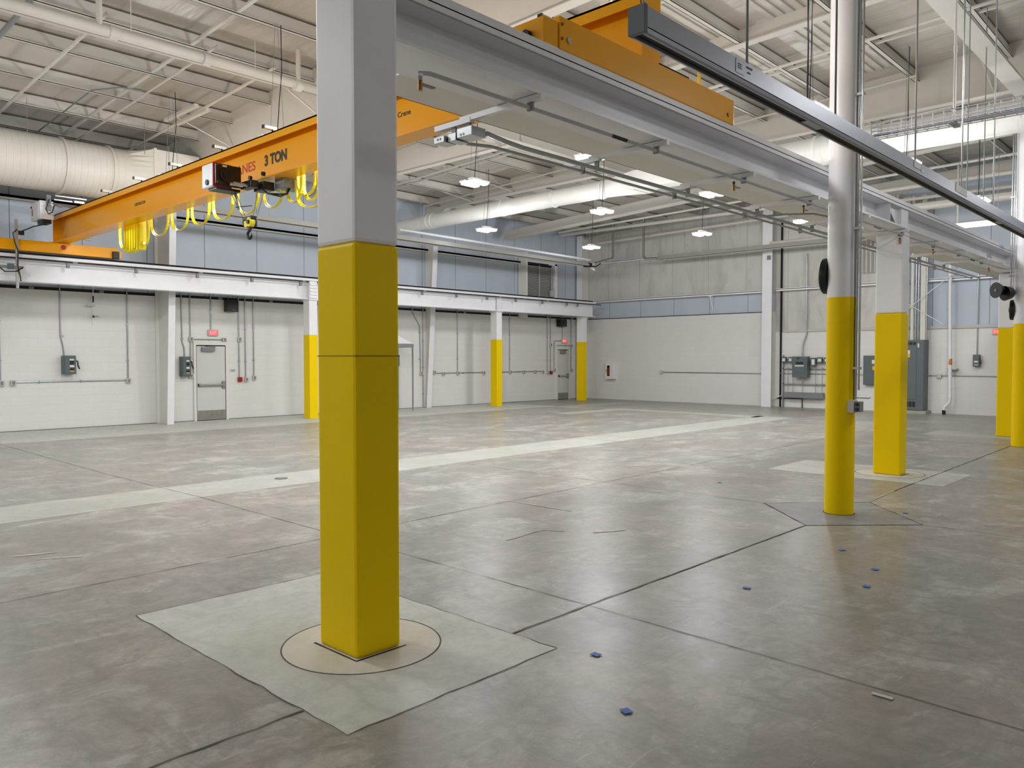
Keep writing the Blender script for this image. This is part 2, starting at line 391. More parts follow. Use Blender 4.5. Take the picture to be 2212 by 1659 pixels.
wr = MB().box(XR, 12.2, 0, XR + .3, YL + .3, 3.3).build('wall_right', M['block'], kind='structure')
MB().box(XR, YN, 0, XR + .3, 12.2, 2.58).build('lower_block', M['block'], wr)
MB().box(XR + .06, 12.2, 3.3, XR + .3, YL, 3.95).build('blue_liner', M['linerblue'], wr)
MB().box(XR + .02, 12.2, 3.95, XR + .3, YL, 8).build('stained_liner', M['linerstain'], wr)
MB().box(XR + .03, 8.0, 2.58, XR + .3, 12.2, 8).build('stained_liner', M['linerstain'], wr)
MB().box(XR + .03, YN, 2.58, XR + .3, 8.0, 8).build('blue_liner', M['linerblue'], wr)
def girt(y0, y1, z, h, d=0.2):
    MB().box(XR - d, y0, z - .02, XR + .05, y1, z).box(XR - d, y0, z - .07, XR - d + .01, y1, z + .02).build('wall_girt', M['white'], wr)
girt(12.6, YL - .3, 4.03, .1); girt(YN, 12.1, 4.05, .1); girt(12.6, YL - .3, 5.60, .1, .14)
MB().box(XR - .05, YN, 2.57, XR + .05, 11.9, 2.66).build('wall_ledge', M['boxgrey'], wr)
MB().box(XR - .01, 12.6, 3.28, XR + .04, YL, 3.305).build('wall_ledge', M['darkgap'], wr)
jb = MB().prism([(XR - .22, 3.98), (XR + .04, 3.98), (XR + .04, 3.45)], 'y', 14.62, 14.66); jb.box(XR - .22, 14.58, 3.94, XR, 14.70, 4.0)
jb.build('girt_bracket', M['white'], wr)
MB().box(XR - .03, 11.96, 0, XR, 12.02, 6.4).build('corner_gap', M['darkgap'], wr)
MB().box(XL - .3, YN - .3, 0, XL, YL + .3, 9).build('wall_rear', M['block'], kind='structure')
MB().box(XL, YN - .3, 0, XR, YN, 9).build('wall_near', M['block'], kind='structure')
ce = MB().prism([(YN - .3, roofz(YN - .3) + .29), (YL + .3, roofz(YL + .3) + .29), (YL + .3, roofz(YL + .3) + .49), (YN - .3, roofz(YN - .3) + .49)], 'x', XL - .3, XR + .3).build('ceiling', M['ceil'], kind='structure')
b = MB()
for y0 in (9.9, 8.3, 6.7, 5.1):
    for k in range(6):
        y = y0 + .2 + k * .17
        b.prism([(y, roofz(y) + .262), (y + .09, roofz(y + .09) + .262), (y + .09, roofz(y + .09) + .285), (y, roofz(y) + .285)], 'x', 8.8, 16.9)
b.build('ribbed_deck', M['roofsteel'], ce, kind='stuff')

# purlins running the length of the hall
PY = [16.6 - 1.63 * k for k in range(-2, 15)]
for i, y in enumerate(PY):
    z = roofz(y)
    p = MB().box(XL, y, z, XR, y + .012, z + .27).box(XL, y - .075, z, XR, y + .012, z + .012).box(XL, y, z + .258, XR, y + .08, z + .27).box(XL, y - .075, z, XR, y - .069, z + .03)
    p = p.build('roof_purlin', M['roofsteel'])
    tag(p, 'cream steel roof purlin, %s counted from the wall with the doors' % ORD[i], 'purlin', 'roof purlins under the ceiling')
    MB().box(XL, y - .006, z + .262, XR, y, z + .28).build('top_shade_strip', M['darkbrown'], p)  # dark strip stands in for the shadow between purlin and insulation

# rafters crossing the hall (deep plate girders)
def rafter(x, zb, y0, label, fw=0.2):
    t = thing('roof_rafter', (x, YL, zb[0][1]), label, 'rafter', 'roof rafters')
    b = MB(); pts = [(y, z) for y, z in zb]
    top = [(y, roofz(y) + (0.28 if x < 19 else 0.0)) for y, z in reversed(zb)]
    b.prism(pts + top, 'x', x, x + .014); b.build('web', M['roofsteel'], t)
    f = MB()
    for (ya, za), (yb, zb_) in zip(zb, zb[1:]):
        f.prism([(ya, za), (yb, zb_), (yb, zb_ - .016), (ya, za - .016)], 'x', x - fw / 2, x + fw / 2)
    f.build('bottom_flange', M['roofsteel'], t)
    return t
R1 = rafter(8.5, [(YL - .02, 5.9), (19.2, 6.2), (12, 6.3), (9, 6.48), (4, 6.6), (-8.9, 6.5)], 0, 'deep cream rafter passing above the yellow crane girder')
R2 = rafter(13.05, [(YL - .02, 6.5), (12.16, 6.5)], 0, 'shallower cream rafter between the two deep ones, carried by the jack beam', .16)
R3 = rafter(17.45, [(YL - .02, 6.0), (19.4, 6.6), (16.5, 6.67), (4, 6.74), (-8.9, 6.7)], 0, 'deep cream rafter behind the round white duct')
t = thing('roof_beam', (20.8, YL, 6.2), 'cream box beam with a square cut end below the purlins near the far corner', 'beam')
MB().prism([(20.0, 6.0), (20.0, 6.27), (3.4, 7.14), (3.4, 6.80)], 'x', 20.7, 20.9).build('beam_body', M['roofsteel'], t)
MB().prism([(20.0, 6.0), (3.4, 6.80), (3.4, 6.79), (20.0, 5.99)], 'x', 20.62, 20.98).build('bottom_flange', M['roofsteel'], t)
rafter(-.4, [(YL - .02, 5.9), (19.2, 6.2), (12, 6.3), (-8.9, 6.5)], 0, 'cream rafter out of frame on the left')
rafter(25.95, [(YL - .05, 6.6), (12.3, 6.9), (-8.9, 6.9)], 0, 'cream rafter lying against the stained wall', .2)
t = thing('jack_beam', (13, 12.1, 6.5), 'cream longitudinal jack beam with stiffeners, under the roof behind the near runway', 'beam')
MB().box(8.52, 12.1, 6.5, 17.44, 12.115, 7.0).build('web', M['roofsteel'], t)
MB().box(8.52, 12.02, 6.485, 17.44, 12.2, 6.5).build('bottom_flange', M['roofsteel'], t)
for x in (10.8, 13.05, 15.3): MB().box(x - .006, 12.03, 6.5, x + .006, 12.1, 7.0).build('stiffener', M['roofsteel'], t)

# diagonal flange braces from purlins to rafters
def brace(a, b_, lab, r=0.02):
    o = MB().tube([a, b_], r, 4).build('flange_brace', M['roofsteel']); return tag(o, lab, 'brace', 'diagonal flange braces under the roof')
brace((7.35, 16.9, 6.86), (8.42, 16.5, 6.33), 'cream diagonal brace from roof to deep rafter, left of the hoist')
brace((7.5, 13.4, 7.0), (8.42, 13.1, 6.33), 'cream diagonal brace from roof to deep rafter, beside the near square column')
brace((16.3, 16.6, 6.85), (17.4, 16.4, 6.69), 'cream diagonal brace beside the high bay light under the second deep rafter')
brace((16.2, 18.3, 6.8), (17.4, 18.2, 6.64), 'cream diagonal brace at the door wall end of the second deep rafter')
brace((17.1, 4.0, 7.6), (17.4, 3.77, 6.76), 'cream diagonal brace above the cable tray, top right', .03)

# tapered frame columns along the door wall
def frame_col(x, label, tz=6.3, W=.17):
    t = thing('tapered_frame_column', (x, 20.3, 0), label, 'column', 'tapered building frame columns')
    MB().prism([(YL + .02, 0), (19.97, 0), (19.6, tz), (YL + .02, tz)], 'x', x - .006, x + .006).build('web', M['warmwhite'], t)
    MB().prism([(19.97, 0), (19.95, 0), (19.58, tz), (19.6, tz)], 'x', x - W / 2, x + W / 2).build('inner_flange', M['white'], t)
    MB().box(x - W / 2, YL - .03, 0, x + W / 2, YL - .012, tz).build('outer_flange', M['warmwhite'], t)
    return t
frame_col(8.5, 'white tapered steel column left of the nearer exit door')
t = thing('tapered_frame_column', (17.5, 20.5, 0), 'white leaning tapered steel column beside the small canopy', 'column', 'tapered building frame columns')
MB().prism([(YL + .02, 0), (20.48, 0), (20.1, 5.6), (YL + .02, 5.6)], 'x', 17.49, 17.51).build('web', M['warmwhite'], t)
MB().prism([(20.48, 0), (20.46, 0), (20.08, 5.6), (20.1, 5.6)], 'x', 17.4, 17.6).build('inner_flange', M['white'], t)
t = thing('wall_column', (26.0, 12.3, 0), 'white steel wall column between the stained wall panels', 'column')
MB().box(25.78, 12.15, 0, 25.80, 12.5, 6.9).build('inner_flange', M['white'], t)
MB().box(25.8, 12.31, 0, 26.2, 12.33, 6.9).build('web', M['warmwhite'], t)
MB().box(25.74, 12.2, 5.05, 25.78, 12.32, 5.2).build('clip_plate', M['midgrey'], t)
t = thing('corner_column', (26.0, 20.3, 0), 'white steel column standing in the far corner of the hall', 'column')
MB().box(25.6, 20.28, 0, 25.62, 20.56, 6.7).build('inner_flange', M['white'], t)
MB().box(25.62, 20.4, 0, 26.2, 20.42, 6.7).build('web', M['warmwhite'], t)

# ------------------------------------------------------------------ square crane columns
def sqcol(x0, y0, x1, y1, top, label, group, yel=2.32, bev=.022, ytop=None):
    t = thing('square_column', ((x0 + x1) / 2, (y0 + y1) / 2, 0), label, 'column', group)
    MB().box(x0, y0, yel, x1, y1, top).build('white_shaft', M['white'], t, bevel=bev)
    MB().box(x0 - .0015, y0 - .0015, 0, x1 + .0015, y1 + .0015, yel).build('yellow_base', M['yellow'], t, bevel=bev)
    return t
c1 = sqcol(2.55, 3.60, 2.855, 3.975, 4.2, 'big square column in the foreground, yellow base and white upper part', 'square columns of the near runway')
MB().box(2.5475, 3.5975, 1.69, 2.8575, 3.9775, 1.694).build('paint_seam', M['joint'], c1)
c2 = sqcol(11.92, 3.67, 12.2, 4.045, 3.48, 'square yellow and white column just right of the round column', 'square columns of the near runway')
c3 = sqcol(19.42, 3.68, 19.75, 4.06, 3.48, 'square yellow and white column partly behind the rightmost round column', 'square columns of the near runway')
for x, lab in ((11.96, 'yellow and white square column of the far runway, nearest the foreground column'), (19.5, 'yellow and white square column of the far runway, in its middle'), (24.43, 'yellow and white square column at the far corner end of the runway')):
    y0 = 19.03 + (x - 12) * .022
    t = sqcol(x, y0, x + .26, y0 + .3, 3.30, lab, 'square columns of the far runway', 2.32 if x < 20 else 2.31, .006)
    MB().box(x - .02, y0 - .04, 3.28, x + .28, y0 + .34, 3.31).build('cap_plate', M['white'], t)
    g = MB()
    for k in range(5): g.box(x + .02, y0 - .04, 3.33 + k * .09, x + .24, y0 + .0, 3.37 + k * .09)
    g.box(x + .01, y0 - .012, 3.31, x + .25, y0 + .02, 3.8); g.build('bearing_stack', M['white'], t)

# round building columns
def rcol(x, y, label, top, grp='round building columns'):
    t = thing('round_column', (x, y, 0), label, 'column', grp)
    MB().cyl((x, y, 2.33), (x, y, top), .148, 48).build('white_shaft', M['white'], t, smooth=True)
    MB().cyl((x, y, 0), (x, y, 2.33), .150, 48).build('yellow_base', M['yellow'], t, smooth=True)
    MB().cyl((x, y, 0), (x, y, .004), .16, 48).build('base_joint', M['darkgap'], t)
    return t
rcol(8.62, 3.27, 'tall round column in front of the grey overhead rail, yellow below and white above', 6.6)
rcol(17.5, 3.25, 'round yellow and white column at the right edge of the picture', 6.2)

def conduit_run(pts, r, name, label, cat='conduit', group=None, m=None, clamps=(), n=8):
    o = MB().tube(pts, r, n).build(name, m or M['galv'], smooth=True)
    return tag(o, label, cat, group)
def rcond(x, y, z0, z1, label):
    t = thing('conduit', (x, y, z0), label, 'conduit', 'conduits on round columns')
    MB().cyl((x, y, z0), (x, y, z1), .014, 10).build('pipe', M['galv'], t, smooth=True)
    MB().cyl((x - .02, y - .04, z0 + .1), (x - .02, y - .04, z1), .011, 10).build('pipe', M['galv'], t, smooth=True)
    for z in (z0 + .32, z0 + 1.8, z0 + 3.2):
        if z < z1: MB().box(x - .03, y - .05, z, x + .03, y + .03, z + .025).build('strap', M['galv'], t)
rcond(8.60, 3.105, 1.24, 6.4, 'galvanised conduits strapped down the right side of the tall round column')
rcond(17.36, 3.43, 2.9, 6.2, 'galvanised conduits on the left side of the rightmost round column')
t = thing('outlet_box', (8.66, 3.06, 1.12), 'grey twin outlet box at the foot of the conduit on the round column', 'outlet')
MB().box(8.52, 3.09, 1.10, 8.62, 3.16, 1.235).build('box_body', M['boxgrey'], t, bevel=.004)
MB().box(8.53, 3.03, 1.11, 8.63, 3.09, 1.22).build('cover', M['midgrey'], t, bevel=.004)
for z in (1.14, 1.19): MB().cyl((8.515, 3.06, z), (8.53, 3.06, z), .018, 12).build('socket', M['black'], t)

def drum(x, y, z, r, label, ry=.06):
    t = thing('wall_fan', (x, y, z - r), label, 'fan', 'black round fans on the columns')
    ax = Vector((-.12, 1.0, 0)).normalized()
    c = Vector((x, y, z))
    MB().tube([c - ax * .01, c + ax * ry * .5, c + ax * ry, c + ax * (ry + .012)], [r * .97, r, r * .98, r * .9], 40).build('drum_housing', M['black'], t, smooth=True)
    MB().cyl(c - ax * .08, c, .05, 16).build('mount_arm', M['black'], t)
    b = MB()
    for k in range(3): b.tube([c + ax * (ry + .014) + Vector((0, 0, 0)), c + ax * (ry + .014)], .01, 6) if False else None
    MB().cyl(c + ax * (ry + .01), c + ax * (ry + .03), .04, 16).build('hub', M['rubber'], t)
drum(8.66, 3.42, 2.575, .195, 'black drum shaped fan on the left side of the tall round column')
drum(17.55, 3.40, 2.6, .195, 'black drum shaped fan low on the rightmost round column')
# horn speakers of the rightmost column
t = thing('horn_speaker', (17.2, 3.5, 2.9), 'pair of black horn speakers clamped to the rightmost round column', 'speaker')
MB().tube([(17.1, 3.62, 2.96), (17.2, 3.55, 2.96), (17.3, 3.5, 2.95)], [.15, .09, .06], 24).build('horn', M['black'], t, smooth=True)
MB().tube([(17.2, 3.5, 2.90), (17.3, 3.42, 2.91), (17.36, 3.38, 2.91)], [.14, .11, .05], 24).build('horn', M['black'], t, smooth=True)
MB().cyl((17.28, 3.46, 2.93), (17.4, 3.36, 2.93), .04, 16).build('bracket', M['galv'], t, smooth=True)
MB().cyl((17.085, 3.625, 2.96), (17.1, 3.61, 2.96), .03, 12).build('driver_cap', M['midgrey'], t)

# ------------------------------------------------------------------ near runway
XE = 26.0
nr = thing('crane_runway_beam', (14, 3.83, 3.5), 'white near runway beam running from the foreground column to the right', 'crane beam')
MB().box(2.86, 3.63, 3.50, XE, 4.04, 3.522).build('bottom_flange', M['white'], nr)
MB().box(2.86, 3.825, 3.52, XE, 3.845, 3.80).build('web', M['white'], nr)
MB().box(2.86, 3.66, 3.775, XE, 4.01, 3.80).build('top_flange', M['white'], nr)
MB().box(2.86, 3.62, 3.80, XE, 4.05, 3.808).box(2.86, 3.62, 3.765, XE, 3.63, 3.86).box(2.86, 4.04, 3.765, XE, 4.05, 3.86).build('cap_channel', M['white'], nr)
MB().box(2.86, 3.81, 3.808, XE, 3.86, 3.86).build('rail', M['midgrey'], nr)
for x0 in (11.72, 19.3):
    MB().box(x0, 3.645, 3.522, x0 + .30, 3.82, 3.87).build('stiffener_plate', M['white'], nr)
    MB().prism([(x0 - .45, 3.80), (x0, 3.80), (x0, 3.52)], 'y', 3.70, 3.71).build('gusset_plate', M['white'], nr)
    MB().box(x0 - .5, 3.83, 3.52, x0 - .49, 3.63, 3.78).build('stiffener_plate', M['white'], nr)
ap = MB().box(3.75, 4.06, 3.80, 25.5, 5.12, 3.812).box(3.75, 5.11, 3.80, 25.5, 5.12, 3.86).build('apron_plate', M['duct2'])
tag(ap, 'flat cream apron plate fixed along the back of the near runway beam', 'plate')
# struts clamped below the flange
SX = [4.11, 5.69, 7.24, 8.80, 10.38, 11.90, 13.48, 14.92, 16.43]
def strut(x, label):
    t = thing('channel_strut', (x, 4.2, 3.44), label, 'strut', 'channel struts under the near runway beam')
    MB().box(x - .022, 3.60, 3.455, x + .022, 4.42, 3.495).build('channel', M['white'], t)
    MB().box(x - .026, 4.30, 3.44, x + .026, 4.70, 3.48).build('channel_end', M['white'], t)
    MB().box(x - .010, 3.69, 3.40, x + .010, 3.74, 3.457).build('clip', M['midgrey'], t)
    for y in (4.34, 4.50):
        MB().box(x - .008, y - .022, 3.355, x + .006, y + .022, 3.44).build('clamp', M['midgrey'], t)
    return t
for i, x in enumerate(SX):
    strut(x, 'white channel strut under the near runway beam, %s from the foreground column' % ORD[i])
t = thing('compressed_air_pipe', (3.1, 3.7, 3.4), 'thin white air pipe along the underside of the near runway beam', 'pipe')
MB().tube([(3.12, 3.72, 3.36), (3.12, 3.72, 3.405), (3.2, 3.72, 3.42), (17.6, 3.66, 3.42), (18.2, 3.5, 3.42), (20, 1.5, 3.42)], .015, 8).build('pipe_run', M['pipegrey'], t, smooth=True)
for x in (5.05, 10.9, 15.7): MB().cyl((x, 3.71, 3.42), (x + .2, 3.71, 3.42), .015, 8).build('dark_sleeve', M['rubber'], t)
VX = [3.12, 7.05, 8.66, 11.91, 13.48, 16.99]
for i, x in enumerate(VX):
    t = thing('ball_valve', (x, 3.72, 3.3), 'brass ball valve hanging from the air pipe, %s from the foreground column' % ORD[i], 'valve', 'brass drop valves on the air pipe')
    MB().cyl((x, 3.72, 3.30), (x, 3.72, 3.365), .014, 12).build('valve_body', M['brass'], t, smooth=True)
    MB().cyl((x, 3.72, 3.365), (x, 3.72, 3.385), .013, 12).build('nipple', M['rubber'], t)
    MB().cyl((x, 3.72, 3.383), (x, 3.72, 3.40), .017, 12).build('tee', M['white'], t)
    MB().box(x, 3.705, 3.335, x + .11, 3.735, 3.343).build('handle', M['midgrey'], t)
CA = [(4.22, 4.38, 3.38), (4.30, 4.33, 3.40), (4.5, 4.33, 3.38), (4.7, 4.33, 3.37), (9.8, 4.33, 3.38), (16.2, 4.33, 3.38), (19, 4.33, 3.38)]
CB = [(4.25, 4.52, 3.35), (4.5, 4.49, 3.37), (7, 4.50, 3.38), (10, 4.48, 3.38), (19, 4.47, 3.38)]
conduit_run(CA, .019, 'conduit', 'thicker galvanised conduit of the pair slung under the near runway struts', group='conduits under the near runway')
conduit_run(CB, .014, 'conduit', 'thinner galvanised conduit of the pair slung under the near runway struts', group='conduits under the near runway')
conduit_run([(9.0, 4.33, 3.38), (9.25, 4.2, 3.42), (9.6, 4.0, 3.45), (10.4, 3.9, 3.46)], .012, 'conduit', 'bent conduit curving from the near runway pair behind the tall round column', group='conduits under the near runway')
t = thing('junction_box', (4.2, 4.5, 3.34), 'galvanised junction boxes at the near end of the slung conduits', 'electrical box')
MB().box(4.10, 4.30, 3.35, 4.25, 4.46, 3.42).build('box_body', M['galv'], t, bevel=.003)
MB().box(4.10, 4.475, 3.34, 4.235, 4.56, 3.40).build('box_body', M['galv'], t, bevel=.003)
MB().box(4.07, 4.575, 3.34, 4.20, 4.69, 3.39).build('box_body', M['galv'], t, bevel=.003)
for y in (4.39, 4.42, 4.62, 4.65): MB().cyl((4.065 + (.03 if y < 4.5 else 0), y, 3.37), (4.125, y, 3.37), .009, 10).build('knockout', M['chrome'], t)

# ------------------------------------------------------------------ far runway
fr = thing('crane_runway_beam', (12, 19.25, 3.3), 'white far runway beam with black rail along the wall with the doors', 'crane beam')
X0, X1 = -3.0, 25.0
MB().box(X0, 19.12, 3.31, X1, 19.42, 3.335).build('bottom_flange', M['white'], fr)
MB().box(X0, 19.26, 3.33, X1, 19.275, 3.82).build('web', M['white'], fr)
MB().box(X0, 19.10, 3.80, X1, 19.44, 3.815).box(X0, 19.10, 3.80, X1, 19.108, 3.885).box(X0, 19.43, 3.80, X1, 19.44, 3.885).build('cap_channel', M['white'], fr)
MB().box(X0, 19.235, 3.815, X1, 19.30, 3.945).build('rail', M['darkgap'], fr)
cb = thing('conductor_bar', (12, 19.04, 3.75), 'thin black conductor bar clipped along the far runway beam', 'conductor bar')
MB().box(X0, 19.02, 3.772, X1 + .25, 19.05, 3.798).build('bar', M['rubber'], cb)
for x in [1.5, 2.95, 4.43, 5.914, 7.371, 8.83, 10.285, 11.719, 13.15, 14.6, 16.045, 17.499, 18.904, 20.33, 21.743, 23.152, 23.796]:
    MB().box(x - .03, 19.03, 3.66, x + .03, 19.10, 3.78).build('hanger', M['midgrey'], cb)
for x in (2.6, 6.05, 8.9, 11.8, 16.1, 19.5, 22.0): MB().cyl((x - .05, 19.03, 3.785), (x + .05, 19.03, 3.785), .022, 10).build('splice', M['galv'], cb)
for x in (11.85, 19.4, 24.3):
    pass
# small strip lights and stubs under the far runway
conduit_run([(-3, 20.45, 3.52), (8.3, 20.45, 3.52)], .02, 'conduit', 'horizontal conduit just under the far runway beam, left part', group='conduits behind the far runway')
conduit_run([(12.3, 20.2, 3.42), (13.2, 20.2, 3.42), (24, 20.3, 3.42)], .018, 'conduit', 'horizontal conduit just under the far runway beam, right part', group='conduits behind the far runway')

# ------------------------------------------------------------------ crane
cr = thing('overhead_crane', (5.84, 11.5, 3.9), 'orange yellow bridge crane girder with end trucks, marked 3 TON', 'crane')
MB().box(5.832, 3.88, 4.23, 5.848, 19.3, 4.795).build('web', M['orange'], cr)
MB().box(5.70, 3.88, 4.212, 5.98, 19.3, 4.232).build('bottom_flange', M['orange'], cr)
MB().box(5.70, 3.88, 4.79, 5.98, 19.3, 4.81).box(5.70, 3.88, 4.70, 5.708, 19.3, 4.81).box(5.972, 3.88, 4.70, 5.98, 19.3, 4.81).build('top_channel', M['orange'], cr)
MB().box(5.70, 19.28, 4.20, 5.98, 19.3, 4.81).build('end_plate', M['orange'], cr)
MB().box(5.70, 3.87, 4.12, 5.98, 3.89, 4.95).build('end_plate', M['orange'], cr)
tf = MB().box(4.35, 19.12, 3.965, 7.0, 19.40, 4.20).build('end_truck', M['orange'], cr, bevel=.008)
MB().cyl((5.85, 19.115, 4.11), (5.85, 19.12, 4.11), .055, 24).build('round_marker', M['redpaint'], tf)
MB().box(6.98, 19.14, 3.97, 7.08, 19.36, 4.14).build('bumper_bracket', M['orange'], tf)
MB().box(6.86, 19.05, 3.95, 7.0, 19.13, 4.12).build('drive_motor', M['black'], tf, bevel=.01)
MB().box(5.6, 19.14, 4.20, 6.1, 19.38, 4.212).build('mount_plate', M['orange'], tf)
tn = MB().box(4.30, 3.61, 3.855, 6.83, 4.06, 4.085).build('end_truck', M['orange'], cr, bevel=.006)
MB().box(4.14, 3.62, 3.86, 4.295, 4.04, 4.04).build('bumper_bracket', M['orange'], tn, bevel=.004)
MB().cyl((4.10, 3.76, 3.935), (4.15, 3.76, 3.935), .034, 20).build('rubber_bumper', M['rubber'], tn, smooth=True)
MB().cyl((4.40, 3.60, 3.935), (4.40, 3.612, 3.935), .022, 20).build('axle_cap', M['chrome'], tn)
for z in (3.93, 4.03): MB().cyl((4.325, 3.60, z), (4.325, 3.611, z), .011, 10).build('bolt', M['brass'], tn)
MB().cyl((6.72, 3.60, 3.93), (6.72, 3.611, 3.93), .018, 12).build('bolt', M['brass'], tn)
MB().box(5.62, 3.64, 4.085, 6.08, 4.03, 4.115).build('mount_plate', M['darkgap'], tn)
for y in (4.9, 6.4, 8.0, 9.94, 11.41, 12.95, 14.42, 15.95, 17.5):
    br = MB().box(5.55, y - .025, 4.825, 5.75, y + .025, 4.865).build('track_bracket', M['chrome'], cr)
    MB().box(5.545, y - .028, 4.822, 5.562, y + .028, 4.868).build('bracket_cap', M['black'], br)
    MB().cyl((5.69, y, 4.80), (5.69, y, 4.83), .012, 8).build('bolt', M['black'], br)
MB().box(5.55, 18.42, 4.86, 5.62, 18.44, 4.92).tube([(5.55, 18.43, 4.9), (5.8, 18.43, 4.88)], .008, 6).build('limit_arm', M['midgrey'], cr)
MB().cyl((5.83, 18.9, 4.32), (6.32, 18.9, 4.31), .022, 12).build('stop_tube', M['galv'], cr, smooth=True)
RZ = (math.radians(90), 0, math.radians(-90))
text('3 TON', .20, (5.83, 10.41, 4.435), RZ, M['orangetext'], cr, 'capacity_lettering', sx=1.02)
text('CRANES', .19, (5.83, 11.53, 4.425), RZ, M['redtext'], cr, 'maker_lettering', ext=.001, sx=1.22)
text('USF1021224', .075, (5.83, 15.11, 4.475), RZ, M['orangetext'], cr, 'serial_lettering', ext=.001, sx=1.25)
text('ed Crane', .085, (5.83, 7.49, 4.485), RZ, M['orangetext'], cr, 'certificate_lettering', ext=.001, sx=1.15)
# cross arms on the crane's far end
for k, (z, y) in enumerate(((5.02, 18.05), (4.95, 18.12), (4.88, 18.18))):
    MB().box(5.38, y - .02, z - .012, 5.98, y + .02, z + .012).build('cross_arm', M['chrome'] if k < 2 else M['darkbrown'], cr)

# drive panel on the girder's far end
t = thing('drive_panel', (5.3, 19.0, 4.55), 'white electrical drive panel with red switch at the crane girder end', 'electrical box')
MB().box(5.24, 18.55, 4.60, 5.5, 19.15, 4.98).build('box_body', M['white'], t, bevel=.006)
MB().box(5.225, 18.62, 4.63, 5.24, 19.10, 4.95).build('door', M['white'], t, bevel=.003)
MB().box(5.205, 19.02, 4.86, 5.225, 19.06, 4.90).build('switch_knob', M['red'], t)
MB().box(5.22, 18.98, 4.70, 5.226, 19.03, 4.84).build('red_label', M['redtext'], t)
MB().box(5.30, 18.62, 4.52, 5.48, 18.95, 4.60).build('resistor_guard', M['black'], t, bevel=.01)
MB().box(5.36, 18.50, 4.78, 5.44, 18.56, 5.1).build('hanger_bracket', M['midgrey'], t)
MB().tube([(5.40, 18.48, 5.0), (5.33, 18.48, 4.8), (5.38, 18.48, 4.7), (5.46, 18.5, 4.75), (5.5, 18.5, 4.9)], .012, 6).build('cable', M['black'], t, smooth=True)
MB().tube([(5.4, 18.7, 4.52), (5.2, 18.9, 4.46), (5.1, 19.0, 4.40), (5.02, 19.02, 4.36)], .012, 6).build('cable', M['black'], t, smooth=True)
t = thing('collector_mast', (4.94, 19.04, 3.15), 'vertical square tube mast with cable, crossing the far runway beam', 'mast')
MB().box(4.90, 19.0, 3.15, 4.95, 19.05, 4.60).build('tube', M['galv'], t)
MB().tube([(4.93, 18.99, 4.38), (4.85, 18.98, 4.3), (4.88, 18.98, 4.1), (4.94, 18.98, 3.95), (4.93, 18.98, 3.6), (4.97, 18.98, 3.4), (4.98, 18.98, 3.3)], .012, 6, ).build('cable', M['black'], t, smooth=True)
MB().box(4.95, 18.98, 4.28, 5.06, 19.06, 4.36).build('connector', M['black'], t)
MB().box(4.6, 18.98, 3.56, 5.02, 19.04, 3.62).build('collector_arm', M['midgrey'], t)
MB().box(4.74, 18.96, 3.54, 4.86, 19.02, 3.66).build('collector_head', M['grey'], t)
MB().tube([(4.55, 18.96, 3.6), (4.68, 18.95, 3.48), (4.9, 18.95, 3.5), (5.03, 18.97, 3.6)], .012, 6).build('loop_cable', M['black'], t, smooth=True)
MB().box(4.5, 19.0, 3.24, 4.9, 19.03, 3.28).build('lower_arm', M['midgrey'], t)

# hoist trolley
h = thing('hoist_trolley', (5.5, 10.4, 3.95), 'white, red and black wire rope hoist under the crane girder', 'hoist')
MB().box(5.1, 10.52, 4.05, 5.36, 10.84, 4.38).build('drum_housing', M['white'], h, bevel=.02)
MB().box(5.10, 10.50, 4.05, 5.38, 10.53, 4.38).build('red_rim', M['redpaint'], h, bevel=.012)
MB().box(5.12, 10.46, 4.07, 5.50, 10.505, 4.365).build('front_cover', M['blacktar'], h, bevel=.015)
MB().cyl((5.27, 10.47, 4.22), (5.27, 10.43, 4.22), .095, 28).build('motor_cover', M['blacktar'], h, smooth=True)
MB().cyl((5.27, 10.43, 4.22), (5.27, 10.41, 4.22), .055, 24).build('fan_hub', M['rubber'], h, smooth=True)
MB().box(5.22, 10.452, 4.325, 5.28, 10.461, 4.35).build('rating_label', M['label'], h)
for q in ((5.14, 4.11), (5.14, 4.34), (5.36, 4.09), (5.47, 4.12)): MB().cyl((q[0], 10.465, q[1]), (q[0], 10.452, q[1]), .008, 8).build('bolt', M['chrome'], h)
MB().cyl((5.08, 10.66, 4.12), (5.1, 10.66, 4.12), .04, 12).build('end_cap', M['black'], h)
MB().box(5.15, 10.5, 4.02, 5.5, 10.74, 4.055).build('base_guard', M['black'], h)
MB().cyl((5.3, 10.42, 4.10), (6.0, 10.42, 4.10), .022, 12).build('cross_tube', M['chrome'], h, smooth=True)
MB().cyl((5.3, 10.30, 4.09), (6.0, 10.30, 4.09), .022, 12).build('cross_tube', M['galv'], h, smooth=True)
MB().box(5.5, 10.2, 4.06, 5.62, 10.5, 4.16).build('trolley_frame', M['black'], h, bevel=.01)
MB().box(5.66, 10.15, 4.04, 5.84, 10.42, 4.16).build('trolley_frame', M['black'], h, bevel=.01)
for y in (10.18, 10.55):
    for x in (5.68, 6.0): MB().cyl((x - .02, y, 4.262), (x + .02, y, 4.262), .03, 16).build('wheel', M['black'], h, smooth=True)
MB().box(5.87, 9.95, 4.08, 6.22, 10.2, 4.30).build('control_box', M['midgrey'], h, bevel=.005)
for dx, dz in ((0, 0), (.03, .03)):
    MB().tube([(5.66, 10.2, 4.06), (5.7, 10.1, 3.98), (5.85, 10.02, 3.95 + dz), (5.95, 10.0, 4.0), (5.98 + dx, 10.02, 4.1)], .012, 8).build('cable', M['black'], h, smooth=True)
MB().tube([(5.5, 10.68, 4.06), (5.52, 10.66, 3.97), (5.53, 10.64, 3.86), (5.55, 10.64, 3.80)], .018, 6).build('rope_anchor', M['galv'], h)
MB().tube([(5.50, 10.64, 3.83), (5.68, 10.5, 3.86)], .006, 6).build('pointer_rod', M['black'], h)
